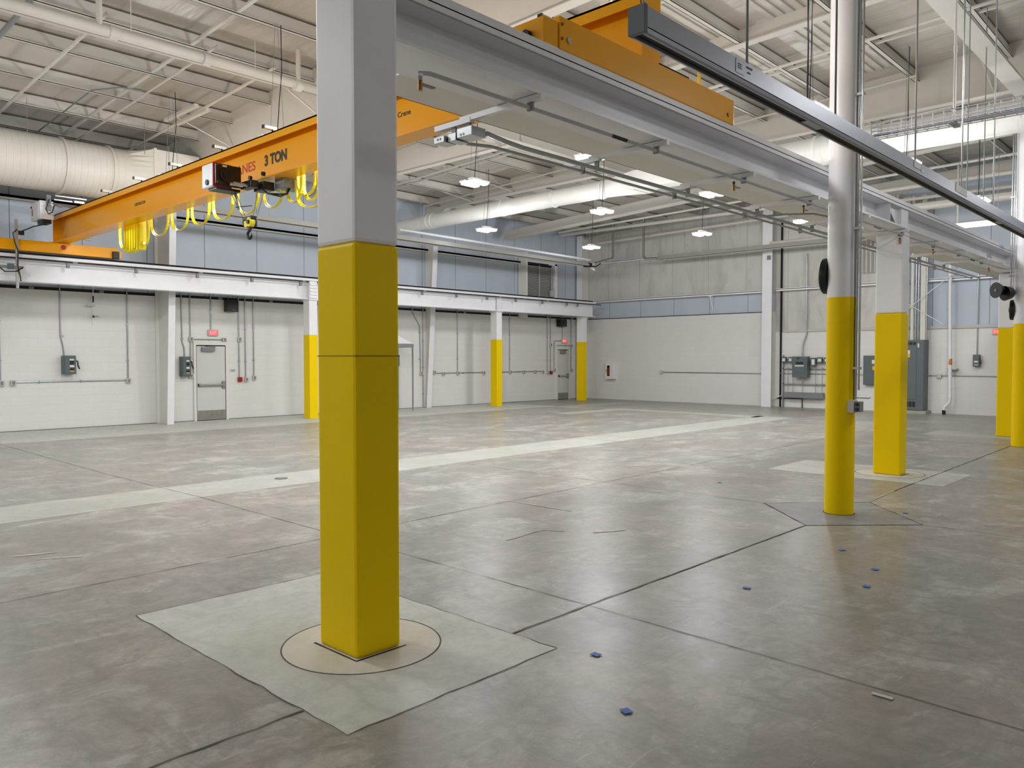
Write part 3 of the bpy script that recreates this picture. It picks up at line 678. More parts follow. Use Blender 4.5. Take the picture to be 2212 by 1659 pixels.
for a, b_ in (((5.45, 10.68, 4.04), (5.58, 10.53, 3.62)), ((5.52, 10.66, 4.04), (5.60, 10.48, 3.60)), ((5.62, 10.22, 4.04), (5.60, 10.36, 3.60)), ((5.68, 10.15, 4.04), (5.62, 10.30, 3.60))):
    MB().tube([a, b_], .005, 5).build('wire_rope', M['midgrey'], h)
MB().cyl((5.57, 10.49, 3.60), (5.62, 10.49, 3.60), .062, 24).build('hook_block', M['cableyel'], h, smooth=True)
MB().cyl((5.55, 10.37, 3.60), (5.62, 10.37, 3.60), .066, 24).build('hook_block', M['cableyel'], h, smooth=True)
MB().cyl((5.53, 10.37, 3.60), (5.549, 10.37, 3.60), .03, 16).build('block_label', M['black'], h)
MB().box(5.555, 10.30, 3.63, 5.65, 10.56, 3.685).box(5.625, 10.30, 3.54, 5.65, 10.56, 3.66).box(5.56, 10.545, 3.56, 5.63, 10.565, 3.66).build('block_cheek', M['black'], h, bevel=.012)
hk = [Vector((5.6, 10.43, 3.53))] + arc((5.6, 10.43, 3.43), .055, math.radians(100), math.radians(-200), 14, (0, 1, 0), (0, 0, 1))
MB().tube(hk, [.018] + [.02] * 12 + [.017, .01, .006], 8).build('hook', M['black'], h, smooth=True)
MB().box(5.58, 10.40, 3.50, 5.62, 10.46, 3.56).build('hook_latch', M['black'], h)

# festoon
t = thing('festoon_cable', (6.05, 12.5, 3.75), 'bright yellow flat cable hung in loops behind the crane girder', 'cable')
MB().box(6.04, 4.2, 4.275, 6.07, 18.8, 4.31).build('festoon_track', M['galv'], t)
def loop(y0, y1, zt, zb, w_=.045, x=6.055, name='cable_loop'):
    pts = []
    n = 14
    for i in range(n + 1):
        a = math.pi * i / n; k = (1 - math.cos(a)) / 2
        s = math.sin(a) ** .55 if 0 < i < n else 0
        pts.append((x, y0 + (y1 - y0) * k, zt - (zt - zb) * s))
    MB().strip(pts, (1, 0, 0), w_, .006).build(name, M['cableyel'], t)
    MB().strip([(p[0] + .02, p[1] + .01, p[2] + .02) for p in pts], (1, 0, 0), w_ * .5, .006).build(name, M['cableyel'], t)
loops = [(14.93, 14.2), (14.05, 13.4), (13.25, 12.6), (12.47, 11.8), (11.65, 11.0), (10.85, 10.3), (10.2, 9.8), (9.3, 8.9), (8.7, 8.1), (7.9, 7.3)]
for a, b_ in loops[:7]: loop(a, b_, 4.27, 3.90 + random.uniform(-.02, .03))
loop(9.95, 9.1, 4.2, 3.76); loop(9.75, 9.35, 4.25, 3.86); loop(9.4, 9.0, 4.25, 3.86); loop(9.9, 9.45, 4.25, 3.95)
for k in range(7): loop(16.1 - k * .12, 16.02 - k * .12, 4.27, 3.74 + .03 * math.sin(k * 2), .12)
loop(16.45, 16.15, 4.25, 3.84); loop(15.35, 15.05, 4.27, 3.8)
for k in range(7): MB().box(6.02, 15.32 + k * .12, 4.24, 6.09, 15.36 + k * .12, 4.29).build('trolley', M['galv'], t)
o = MB().strip([(6.35, 3.7, 4.12), (6.35, 3.7, 4.55)], (1, 0, 0), .04, .01).build('cable_tail', M['cableyel'])
o.parent = t; o.location -= BASE[t.name]

# ------------------------------------------------------------------ ducts and pipes under the roof
d = thing('spiral_duct', (3, 18.6, 5.2), 'very large cream round duct at upper left with a square transition', 'duct')
b = MB().cyl((-6.5, 18.6, 5.77), (6.9, 18.6, 5.77), .57, 48); b.build('duct_barrel', M['duct2'], d, smooth=True)
for x in (.4, 2.2, 4.0, 5.62, 6.55):
    MB().cyl((x, 18.6, 5.77), (x + .04, 18.6, 5.77), .60, 48).build('duct_band', M['duct2'], d, smooth=True)
b = MB()
for k in range(60): b.cyl((-.6 + k * .125, 18.6, 5.77), (-.588 + k * .125, 18.6, 5.77), .574, 40)
b.build('spiral_seam', M['duct2'], d, smooth=True, kind='stuff')
b = MB(); n = 32; A = []; B_ = []
for i in range(n):
    a = 2 * math.pi * i / n; ca, sa = math.cos(a), math.sin(a); q = 1 / max(abs(ca), abs(sa))
    A.append(b.bm.verts.new((6.9, 18.6 + .57 * ca, 5.77 + .57 * sa))); B_.append(b.bm.verts.new((7.4, 18.6 + .6 * ca * q, 5.83 + .52 * sa * q)))
for i in range(n): b.bm.faces.new((A[i], A[(i + 1) % n], B_[(i + 1) % n], B_[i]))
b.build('transition', M['duct2'], d)
MB().box(7.4, 18.0, 5.31, 8.42, 19.2, 6.35).build('square_section', M['duct2'], d)
MB().box(7.38, 17.98, 5.29, 7.44, 19.22, 6.37).build('flange_collar', M['duct2'], d)
for x in (1.0, 4.9, 7.2): MB().cyl((x, 18.05, 6.2), (x, 18.05, 6.9), .006, 6).build('hanger_wire', M['galv'], d)
DX = 16.2                                     # axis of the round duct crossing the hall
d2 = thing('round_duct', (DX, 12, 5.7), 'long white round duct crossing the hall below the roof', 'duct')
MB().cyl((DX, 20.55, 5.93), (DX, 12.1, 5.955), .22, 40).build('duct_barrel', M['duct'], d2, smooth=True)
b = MB(); A = []; B_ = []
for i in range(n):
    a = 2 * math.pi * i / n; ca, sa = math.cos(a), math.sin(a); q = 1 / max(abs(ca), abs(sa))
    A.append(b.bm.verts.new((DX + .22 * ca, 12.1, 5.955 + .22 * sa))); B_.append(b.bm.verts.new((DX + .335 * ca * q, 11.0, 5.965 + .23 * sa * q)))
for i in range(n): b.bm.faces.new((A[i], A[(i + 1) % n], B_[(i + 1) % n], B_[i]))
b.build('transition', M['duct'], d2)
MB().box(DX - .335, 9.3, 5.74, DX + .335, 11.0, 6.19).build('square_section', M['duct'], d2)
MB().cyl((DX, 9.3, 5.93), (DX, -6.3, 5.90), .29, 40).build('duct_barrel', M['duct'], d2, smooth=True)
for y in (18.9, 18.7, 15.7, 13.8, 12.2, 6.7, 3.1):
    MB().cyl((DX, y, 5.945), (DX, y - .05, 5.945), .235 if y > 9 else .305, 40).build('duct_band', M['duct'], d2, smooth=True)
b = MB()
for k in range(40): b.cyl((DX, 9.0 - k * .31, 5.92), (DX, 8.99 - k * .31, 5.92), .293, 32)
b.build('spiral_seam', M['duct'], d2, smooth=True, kind='stuff')
# upper left long pipe with hangers
p = thing('roof_pipe', (5, 13.0, 6.6), 'long cream pipe with collars running below the purlins at top left', 'pipe')
MB().cyl((-6, 12.55, 6.5), (26, 12.85, 6.76), .085, 20).build('pipe_run', M['roofsteel'], p, smooth=True)
for x in (4.55, 6.0, 7.7): MB().cyl((x, 12.66, 6.59), (x + .12, 12.66, 6.59), .105, 20).build('collar', M['roofsteel'], p, smooth=True)
for x in (4.4, 7.75): MB().cyl((x, 12.62, 6.6), (x, 12.62, 7.2), .045, 12).build('drop_pipe', M['roofsteel'], p, smooth=True)
for x in (4.85, 6.9): MB().cyl((x, 12.6, 6.65), (x, 12.6, 7.2), .008, 6).build('hanger_rod', M['roofsteel'], p)
MB().cyl((-5, 13.1, 6.60), (26, 13.35, 6.84), .022, 8).build('side_pipe', M['roofsteel'], p, smooth=True)
def sprk(pts, r, lab, m='roofsteel', name='sprinkler_pipe'):
    o = MB().tube(pts, r, 8).build(name, M[m], smooth=True); return tag(o, lab, 'pipe', 'thin pipes across the roof')
def rp(x, y, dz=-.05): return (x, y, roofz(y) + dz)
sprk([rp(4.6, 20), rp(4.6, 12.8)], .03, 'cream sprinkler branch pipe above the drive panel end of the big duct')
sprk([rp(6.35, 20), rp(6.35, 12.8)], .022, 'cream sprinkler branch pipe crossing the purlins above the crane girder')
sprk([rp(7.5, 20, -.07), rp(7.5, 12.9, -.07)], .03, 'cream pipe nearest the deep rafter, above the crane lettering')
sprk([rp(3.55, 19, -.15), rp(3.6, 13, -.15)], .04, 'blue grey pipe with coupling in the upper left corner', 'midgrey')
sprk([rp(5.6, 20, .02), rp(5.6, 16.5, .02), (5.9, 15.9, 6.85), (6.6, 15.7, 6.85)], .014, 'thin grey conduit bending to a small junction box under the roof', 'midgrey')
sprk([rp(9.6, 17), rp(9.6, 9)], .02, 'cream pipe under the roof just right of the deep rafter')
sprk([rp(11.9, 20), rp(11.9, 8)], .028, 'cream pipe in front of the shallow rafter')
sprk([rp(14.3, 20, -.1), rp(14.3, 12.5, -.1), rp(14.3, 3, -.1)], .03, 'cream pipe between shallow rafter and round duct')
sprk([rp(16.9, 20), rp(16.9, 5)], .022, 'cream pipe just before the second deep rafter')
sprk([rp(19.3, 20, -.1), rp(19.3, 4, -.1)], .028, 'cream pipe behind the second deep rafter')
sprk([(23.9, 20, 6.5), (23.9, 12, 6.45), (23.9, -5, 6.6)], .06, 'thick cream pipe crossing the hall before the stained wall')
sprk([(25.0, 19, 6.2), (25.0, 11, 6.35), (25.0, -5, 6.35)], .05, 'second thick cream pipe crossing before the stained wall')
sprk([(22.6, 19, 6.35), (22.6, -5, 6.9)], .035, 'thin cream pipe crossing just beyond the box beam')
sprk([(24.0, 9, 5.92), (24.0, -5, 5.95)], .11, 'thick cream insulated pipe passing behind the top of the second square column')
sprk([(25.3, 12, 5.55), (25.3, -5, 5.5)], .05, 'cream pipe low on the right in front of the blue grey panels')
sprk([(23.5, 5.9, 6.8), (23.5, 5.9, 5.0)], .02, 'thin vertical cream pipe dropping behind the linear light')

# overhead beams right
for i, (x, z, hh) in enumerate(((13.05, None, 0),)):
    b = MB(); b.prism([(12.0, roofz(12) - .01), (-8.9, roofz(-8.9) - .01), (-8.9, roofz(-8.9) + .26), (12.0, roofz(12) + .26)], 'x', x - .01, x + .01)
    b.prism([(12.0, roofz(12) - .03), (-8.9, roofz(-8.9) - .03), (-8.9, roofz(-8.9) - .01), (12.0, roofz(12) - .01)], 'x', x - .09, x + .09)
    tag(b.build('roof_rafter', M['roofsteel']), 'shallow cream rafter level with the purlins, above the grey overhead rail', 'rafter', 'roof rafters')
for x, lab in ((14.9, 'cream bridging channel between purlins, above the tall round column'), (10.7, 'cream bridging channel between purlins above the crane end truck'), (6.1, 'cream bridging channel between purlins above the crane girder')):
    b = MB(); b.prism([(YL, roofz(YL) + .02), (-8.9, roofz(-8.9) + .02), (-8.9, roofz(-8.9) + .06), (YL, roofz(YL) + .06)], 'x', x - .03, x + .03)
    tag(b.build('bridging_channel', M['roofsteel']), lab, 'channel', 'bridging between purlins')
tag(MB().box(10.6, -3, 7.05, 10.62, 3.4, 7.12).box(9, 3.1, 6.55, 26, 3.4, 6.6).build('roof_beam', M['roofsteel']), 'cream beam along the row of round columns at the top right', 'beam')

# ------------------------------------------------------------------ radiant tube heaters
def heater(name, a, b_, lab):
    a, b_ = Vector(a), Vector(b_); dx = (b_ - a).normalized(); up = Vector((0, 0, 1)); s = dx.cross(up)
    t = thing(name, a, lab, 'heater', 'radiant tube heaters')
    prof = [(-.17, -.06), (-.10, .07), (.10, .07), (.17, -.06), (.165, -.06), (.095, .063), (-.095, .063), (-.165, -.06)]
    bm = MB(); A = [bm.bm.verts.new(a + s * q[0] + up * q[1]) for q in prof]; B2 = [bm.bm.verts.new(b_ + s * q[0] + up * q[1]) for q in prof]
    for i in range(8): bm.bm.faces.new((A[i], A[(i + 1) % 8], B2[(i + 1) % 8], B2[i]))
    bm.build('reflector', M['reflector'], t)
    for k in (-.06, .06): MB().cyl(a + s * k - dx * .1, b_ + s * k + dx * .1, .045, 14).build('emitter_tube', M['midgrey'], t, smooth=True)
    L = (b_ - a).length
    for k in range(int(L / 2.4)): 
        c = a + dx * (1 + 2.4 * k); MB().cyl(c + up * .07, c + up * 1.3, .006, 6).build('hanger_rod', M['galv'], t)
    return t
ha = heater('tube_heater', (6.5, 17.5, 5.05), (22.3, 17.5, 5.02), 'long silver radiant heater hung above the far runway beam')
MB().box(22.3, 17.4, 4.94, 22.55, 17.6, 5.08).build('burner_box', M['black'], ha)
MB().tube([(22.3, 17.3, 4.93), (22.6, 17.25, 4.95), (22.85, 17.25, 5.08)], .02, 8).build('gas_hose', M['black'], ha, smooth=True)
MB().cyl((22.55, 17.45, 4.92), (22.75, 17.45, 4.86), .035, 12).build('elbow', M['white'], ha, smooth=True)
hb = heater('tube_heater', (24.5, 15.8, 5.30), (24.5, 8.2, 5.30), 'silver radiant heater hung in front of the stained wall, left of the round column')
o = MB().cyl((13.5, 17.0, 5.17), (21.9, 17.0, 5.10), .04, 12).build('gas_pipe', M['pipegrey'], smooth=True); tag(o, 'white gas pipe running beside the heater above the far runway', 'pipe')
def vent(pts, lab):
    o = MB().tube(pts, .052, 16).build('flue_pipe', M['chrome'], smooth=True); tag(o, lab, 'pipe', 'chrome flue pipes')
vent([(24.5, 17.9, 6.9), (24.5, 17.9, 5.55), (24.47, 17.9, 5.48), (24.4, 17.9, 5.44), (22.9, 17.6, 5.10)], 'chrome flue pipe dropping from the roof to the heater along the far runway')
vent([(24.5, 16.53, 6.9), (24.5, 16.53, 5.45), (24.5, 16.48, 5.36), (24.5, 16.40, 5.32), (24.5, 15.9, 5.31)], 'chrome flue pipe dropping from the roof to the heater before the stained wall')

# ------------------------------------------------------------------ high bay lights
def highbay(x, y, z, lab, watts, cord=True, big=False):
    t = thing('high_bay_light', (x, y, z), lab, 'light', 'high bay lights under the roof')
    for s in (-1, 1):
        MB().box(x - .24, y + s * .13 - .07, z + .015, x + .24, y + s * .13 + .07, z + .05).build('light_housing', M['white'], t, bevel=.01)
        MB().box(x - .20, y + s * .13 - .075, z - .03, x + .20, y + s * .13 + .075, z + .016).build('led_lens', M['lens'], t, bevel=.02)
    MB().box(x - .12, y - .07, z + .045, x + .12, y + .07, z + .10).build('driver_box', M['white'], t)
    rz = roofz(y)
    MB().cyl((x + .12, y, z + .1), (x + .02, y, rz), .004, 5).build('hanger_wire', M['midgrey'], t)
    MB().cyl((x - .12, y, z + .1), (x - .02, y, rz), .004, 5).build('hanger_wire', M['midgrey'], t)
    MB().tube([(x, y, z + .08), (x + .04, y, z + .06 + (rz - z) * .3), (x + .10, y + .02, z + (rz - z) * .6), (x + .08, y, rz)], .007, 6).build('power_cord', M['rubber'], t, smooth=True)
    ld = bpy.data.lights.new('lamp', 'AREA'); ld.shape = 'RECTANGLE'; ld.size = .5; ld.size_y = .4; ld.energy = watts; ld.color = (.965, .985, 1); ld.spread = math.radians(150)
    lo = bpy.data.objects.new('lamp', ld); C.objects.link(lo); lo.parent = t; lo.location = (0, 0, -.045)
    pd = bpy.data.lights.new('lamp_glow', 'POINT'); pd.shadow_soft_size = .16; pd.energy = watts * GLOW; pd.color = (.965, .985, 1)
    po = bpy.data.objects.new('lamp_glow', pd); C.objects.link(po); po.parent = t; po.location = (0, 0, -.2)
XG = [2.4, 6.7, 11.1, 15.35, 20.05]; YG = [15.5, 11.55, 8.6, 4.7]
rowname = ['row nearest the door wall', 'second row from the door wall', 'third row from the door wall', 'row by the round columns']
for j, y in enumerate(YG):
    for i, x in enumerate(XG):
        if x == 2.4 and y < 9: continue
        highbay(x, y if not (i == 4 and j == 3) else 4.62, 5.2, 'lit high bay light, %s, %s from the left' % (rowname[j], ORD[i]), LAMP_W)
for x in (-2.6,):
    for y in (15.5, 9.0, 4.5):
        highbay(x, y, 5.2, 'lit high bay light out of frame on the left, at %s' % ('the door wall' if y > 12 else 'the middle of the hall' if y > 6 else 'the near runway'), LAMP_W)
highbay(2.1, 7.7, 5.2, 'lit high bay light just above the top left of the frame', LAMP_W)
for i, (x, y) in enumerate(((9.8, .2), (17.5, .2), (6.0, -5.5), (14.0, -5.5))):  # the last pair is added to brighten the near beam and column faces
    highbay(x, y, 5.2, 'unseen high bay light filling in from the right, %s' % ORD[i], LAMP_FAR)
t = thing('linear_light', (22.3, 5.1, 5.0), 'lit rectangular panel light hung between grey rail and near runway beam', 'light')
MB().box(21.93, 4.68, 5.0, 22.6, 5.55, 5.03).build('light_housing', M['white'], t)
MB().box(21.96, 4.71, 4.99, 22.57, 5.52, 5.0).build('led_panel', M['lenssoft'], t)
MB().cyl((22.0, 5.5, 5.02), (22.0, 5.5, 7.0), .006, 6).build('hanger_wire', M['galv'], t)
MB().cyl((22.5, 4.75, 5.02), (22.5, 4.75, 7.0), .006, 6).build('hanger_wire', M['galv'], t)
ld = bpy.data.lights.new('lamp', 'AREA'); ld.shape = 'RECTANGLE'; ld.size = .6; ld.size_y = .8; ld.energy = LAMP_W; ld.color = (.97, .98, 1)
lo = bpy.data.objects.new('lamp', ld); C.objects.link(lo); lo.parent = t; lo.location = (0, 0, -.03)
# two unlit strip fixtures by the deep rafter
for k, (x, y) in enumerate(((6.93, 15.6), (7.2, 15.7))):
    o = MB().box(x - .04, y - .7, 6.50, x + .04, y + .7, 6.56).build('strip_light', M['roofsteel'])
    tag(o, 'unlit white strip light under the roof, %s of the pair above the big duct' % ('left' if k == 0 else 'right'), 'light', 'unlit strip lights')

# ------------------------------------------------------------------ grey overhead rail
g = thing('overhead_rail', (7, 2.0, 3.11), 'long grey metal overhead rail with black slotted underside, upper right', 'rail')
MB().box(2.955, 1.985, 3.135, 16, 2.065, 3.23).build('rail_body', M['greyrail'], g)
MB().prism([(1.985, 3.135), (1.99, 3.118), (2.00, 3.112), (2.008, 3.112), (2.008, 3.14), (1.985, 3.14)], 'x', 2.96, 16).build('lower_lip', M['greyrail'], g)
MB().prism([(2.055, 3.14), (2.055, 3.108), (2.065, 3.108), (2.072, 3.118), (2.072, 3.14)], 'x', 2.96, 16).build('lower_lip', M['greyrail'], g)
for a, b_ in ((2.97, 4.72), (4.95, 9.55), (9.75, 15.9)):
    MB().box(a, 2.008, 3.122, b_, 2.055, 3.136).build('rubber_slot', M['rubber'], g)
MB().box(4.72, 2.0, 3.114, 4.95, 2.062, 3.13).build('joint_cover', M['greyrail'], g)
MB().box(9.55, 2.0, 3.114, 9.75, 2.062, 3.13).build('joint_cover', M['greyrail'], g)
MB().box(2.935, 1.98, 3.11, 2.96, 2.07, 3.235).build('end_cap', M['grey'], g, bevel=.003)
for x0, x1, z0, z1 in ((3.77, 3.86, 3.165, 3.235),): MB().box(x0, 1.983, z0 - .01, x1, 1.985, z1 - .01).build('rating_label', M['greyrail'], g)
for (x0, x1, z0, z1) in ((3.79, 3.83, 3.20, 3.205), (3.79, 3.83, 3.19, 3.195), (3.79, 3.83, 3.18, 3.185), (3.89, 3.95, 3.205, 3.212), (3.90, 3.93, 3.18, 3.185)):
    MB().box(x0, 1.982, z0, x1, 1.985, z1).build('label_print', M['orangetext'], g)
for x0, x1, z0, z1 in ((6.66, 6.82, 3.175, 3.225), (6.84, 6.90, 3.165, 3.19), (7.83, 8.20, 3.165, 3.228)):
    MB().box(x0, 1.982, z0, x1, 1.985, z1).build('paper_label', M['label'], g)
for i, x in enumerate((3.0, 3.98, 5.2, 6.84, 8.2, 9.4)):
    MB().cyl((x, 2.03, 3.23), (x, 2.03, 7.3), .007, 8).build('hanger_rod', M['galv'] if i not in (1, 2) else M['midgrey'], g)
    MB().cyl((x, 2.03, 3.22), (x, 2.03, 3.26), .012, 8).build('rod_nut', M['black'], g)

# ------------------------------------------------------------------ wire cable tray
t = thing('cable_tray', (8.9, 1, 4.0), 'white wire basket cable tray hanging at upper right with blue cables', 'cable tray')
b = MB(); y0, y1 = 3.05, -3.0; TX = (8.80, 8.86, 8.93, 9.0)
for x in TX: b.tube([(x, y0, 4.05), (x, y1, 4.02)], .006, 5)
for z in (4.09, 4.13, 4.17):
    for x in (TX[0], TX[-1]): b.tube([(x, y0, z), (x, y1, z - .03)], .006, 5)
y = y0
while y > y1:
    dz = (y0 - y) * .005
    b.tube([(TX[0], y, 4.17 - dz), (TX[0], y, 4.05 - dz), (TX[-1], y, 4.05 - dz), (TX[-1], y, 4.17 - dz)], .006, 5); y -= .1
b.build('wire_basket', M['whitewire'], t)
MB().tube([(8.86, 3.05, 4.065), (8.87, 1, 4.06), (8.87, -3, 4.04)], .012, 6).build('data_cable', M['bluecable'], t, smooth=True)
MB().tube([(8.92, 2.2, 4.065), (8.90, 1, 4.06), (8.9, -3, 4.045)], .018, 6).build('data_cable', M['whitewire'], t, smooth=True)
MB().cyl((8.9, 2.28, 4.03), (8.9, 2.28, 7.3), .013, 8).build('hanger_rod', M['whitewire'], t)
MB().cyl((8.9, 2.28, 4.75), (8.9, 2.28, 4.82), .018, 8).build('rod_coupling', M['whitewire'], t)
MB().box(8.78, 2.25, 4.03, 9.02, 2.31, 4.05).build('support_foot', M['galv'], t)
for x, y in ((12.4, 3.0), (14.2, 3.2)):
    o = MB().cyl((x, y, 3.9), (x, y, 7.2), .008, 6).build('hanger_rod', M['midgrey']); tag(o, 'thin grey threaded rod hanging at upper right, %s the pale cable tray rod' % ('just right of' if x < 13 else 'far right of'), 'rod', 'loose hanger rods')
o = MB().tube([(11.15, 4.75, 5.3), (11.15, 4.75, 6.2), (11.2, 4.78, 6.9), (11.15, 4.75, 7.0)], .012, 6).build('black_cord', M['rubber'], smooth=True); tag(o, 'black cord hanging from the roof left of the tall round column', 'cord')

# ------------------------------------------------------------------ wall with the doors
WY = 20.585
def door(n, x0, x1, lab, h=2.0):
    t = thing('door_%d' % n, ((x0 + x1) / 2, 20.6, 0), None, None, None, 'structure')
    y = 20.6
    MB().box(x0 - .09, y - .05, 0, x0 - .02, y, h + .12).box(x1 + .02, y - .05, 0, x1 + .09, y, h + .12).box(x0 - .02, y - .05, h + .03, x1 + .02, y, h + .12).build('door_frame', M['warmwhite'], t)
    MB().box(x0 - .018, y - .02, 0, x1 + .018, y - .001, h + .028).build('shadow_gap', M['darkgap'], t)
    MB().box(x0, y - .035, .02, x1, y - .005, h).build('door_leaf', M['door'], t)
    MB().box(x0 + .01, y - .04, .03, x1 - .01, y - .035, .27).build('kick_plate', M['steelplate'], t)
    MB().box(x0 + .03, y - .10, .93, x1 - .05, y - .055, .98).build('push_bar', M['galv'], t, bevel=.005)
    MB().box(x0 + .02, y - .08, .92, x0 + .07, y - .035, .99).build('bar_end', M['black'], t)
    MB().box(x1 - .10, y - .09, .86, x1 - .01, y - .035, 1.05).build('latch_case', M['midgrey'], t, bevel=.005)
    MB().box(x0 + .12, y - .12, h - .14, x0 + .12 + (x1 - x0) * .45, y - .036, h - .03).build('door_closer', M['midgrey'], t, bevel=.006)
    MB().tube([(x0 + .5, y - .08, h - .02), (x0 + .2, y - .2, h - .01), (x0 + .1, y - .05, h + .02)], .008, 6).build('closer_arm', M['black'], t)
    return t
door(1, 9.48, 10.27, '')
door(2, 24.42, 25.07, '')
def exitsign(x0, z0, z1, lab, w_=.28, plane='L', y=None):
    t = thing('exit_sign', (x0, 20.55, z0), lab, 'sign', 'red lit exit signs')
    if plane == 'L':
        MB().box(x0, 20.54, z0, x0 + w_, 20.6, z1).build('sign_case', M['boxgrey'], t, bevel=.008)
        MB().box(x0 + .02, 20.533, z0 + .02, x0 + w_ - .02, 20.54, z1 - .02).build('sign_face', M['exit'], t)
        text('EXIT', .13, (x0 + .035, 20.53, z0 + .04), (math.radians(90), 0, 0), M['exittext'], t, 'sign_letters', .001, .75)
    else:
        MB().box(26.14, y - w_, z0, 26.2, y, z1).build('sign_case', M['boxgrey'], t, bevel=.008)
        MB().box(26.133, y - w_ + .02, z0 + .02, 26.14, y - .02, z1 - .02).build('sign_face', M['exit'], t)
        text('EXIT', .13, (26.13, y - .035, z0 + .04), (math.radians(90), 0, math.radians(-90)), M['exittext'], t, 'sign_letters', .001, .75)
exitsign(9.80, 2.28, 2.45, 'red lit EXIT sign above the nearer door')
exitsign(24.66, 2.29, 2.46, 'red lit EXIT sign above the door in the far corner', .30)
exitsign(0, 2.36, 2.53, 'red lit EXIT sign half hidden by the far right square column', .3, 'R', 5.60)
def vcond(x, z0, z1, lab, r=.016, top=None, bend=None):
    pts = [(x, WY, z0), (x, WY, z1)] if not bend else bend
    t = thing('conduit', (x, WY, z0), lab, 'conduit', 'conduits on the wall with the doors')
    MB().tube(pts, r, 8).build('pipe', M['galv'], t, smooth=True)
    for k in range(int((z1 - z0) / .9)):
        z = z0 + .45 + k * .9; MB().box(x - .03, WY - .015, z, x + .03, WY + .015, z + .03).build('strap', M['galv'], t)
ZT = 3.5
VC = [(4.95, 1.16, 'galvanised wall conduit at the left edge of the picture'), (7.72, 1.16, 'galvanised wall conduit dropping to the right end of the long horizontal one'),
      (9.32, 1.25, 'galvanised wall conduit just left of the nearer door'), (9.89, 2.45, 'galvanised wall conduit above the nearer EXIT sign'),
      (10.69, 1.13, 'galvanised wall conduit down to the red alarm box right of the nearer door'), (10.88, 1.12, 'galvanised wall conduit in the middle of the three right of the nearer door'), (11.13, 1.16, 'rightmost galvanised wall conduit beside the nearer door'),
      (18.93, 1.18, 'galvanised wall conduit between leaning column and middle runway column'), (21.60, 1.18, 'galvanised wall conduit right of the middle runway column'),
      (23.78, 1.14, 'galvanised wall conduit left of the far red alarm box'), (23.97, 1.14, 'galvanised wall conduit down to the far red alarm box'), (24.72, 2.46, 'galvanised wall conduit above the far EXIT sign'), (25.28, 1.22, 'galvanised wall conduit right of the far door'), (17.34, .0, 'galvanised wall conduit to the floor behind the leaning column')]
for x, z, l in VC: vcond(x, z, ZT, l)
vcond(6.24, 1.74, ZT, 'conduit feeding the grey switch box in the middle of the left wall bay', bend=[(6.20, WY, ZT), (6.20, WY, 2.2), (6.25, WY, 1.95), (6.27, WY, 1.74)])
vcond(9.1, 1.72, ZT, 'conduit feeding the grey switch box beside the nearer door', bend=[(9.08, WY, ZT), (9.10, WY, 2.1), (9.15, WY, 1.95), (9.16, WY, 1.72)])
vcond(17.2, 1.18, ZT, 'kinked conduit left of the leaning column', bend=[(16.85, WY, ZT), (16.9, WY, 3.2), (17.2, WY, 2.75), (17.23, WY, 1.18)])
vcond(24.2, 1.2, 2.38, 'conduit with a bend beside the far EXIT sign', bend=[(24.2, WY, 1.2), (24.2, WY, 2.30), (24.24, WY, 2.37), (24.3, WY, 2.38), (24.66, WY, 2.38)])
def hcond(x0, x1, z, lab):
    t = thing('conduit', (x0, WY, z), lab, 'conduit', 'conduits on the wall with the doors')
    MB().cyl((x0, WY, z), (x1, WY, z), .016, 8).build('pipe', M['galv'], t, smooth=True)
    for k in range(max(1, int((x1 - x0) / .9))): MB().box(x0 + .5 + k * .9, WY - .02, z - .025, x0 + .53 + k * .9, WY + .015, z + .025).build('strap', M['galv'], t) if x0 + .53 + k * .9 < x1 else None
hcond(5.22, 7.70, 1.125, 'horizontal conduit low on the left wall bay'); hcond(9.34, 10.25, 2.18, 'short horizontal conduit over the nearer door')
hcond(17.8, 20.22, 1.155, 'horizontal conduit between the leaning column and the middle runway column'); hcond(20.7, 23.5, 1.155, 'horizontal conduit right of the middle runway column')
hcond(24.4, 25.26, 2.19, 'short horizontal conduit over the far door')
JB = [(4.97, 1.11, 'at the left edge of the picture'), (5.20, 1.115, 'at the left end of the long horizontal conduit'), (7.72, 1.115, 'at the right end of the long horizontal conduit'), (9.33, 2.18, 'above left of the nearer door'), (9.32, 1.21, 'beside the grey switch and nearer door'),
      (10.26, 2.18, 'above right of the nearer door'), (10.89, 1.08, 'right of the red alarm box by the nearer door'), (11.13, 1.125, 'rightmost by the nearer door'), (10.70, 2.2, 'on the conduit above the nearer red alarm box'), (17.25, 1.17, 'left of the leaning column'),
      (17.83, 1.19, 'on the leaning column foot'), (18.25, 1.14, 'second right of the leaning column'), (18.94, 1.145, 'third right of the leaning column'), (20.22, 1.145, 'just left of the middle runway column'),
      (21.62, 1.15, 'first right of the middle runway column'), (22.38, 1.15, 'second right of the middle runway column'), (23.05, 1.15, 'third right of the middle runway column'), (23.5, 1.14, 'last on the far horizontal conduit'), (23.79, 1.10, 'left of the far red alarm box'),
      (24.2, 1.2, 'right of the far red alarm box'), (25.28, 1.18, 'right of the far door'), (25.27, 2.18, 'above right of the far door'), (23.97, 2.21, 'on the conduit above the far red alarm box'), (9.93, 3.42, 'below the runway beam over the nearer door')]
for x, z, l in JB:
    o = MB().box(x - .055, 20.53, z - .06, x + .055, 20.6, z + .06).build('outlet_box', M['boxgrey'], bevel=.005)
    tag(o, 'small grey wall outlet box ' + l, 'outlet', 'small outlet boxes on the wall with the doors')
    MB().box(x - .028, 20.526, z - .04, x + .028, 20.531, z + .04).build('receptacle', M['midgrey'], o)
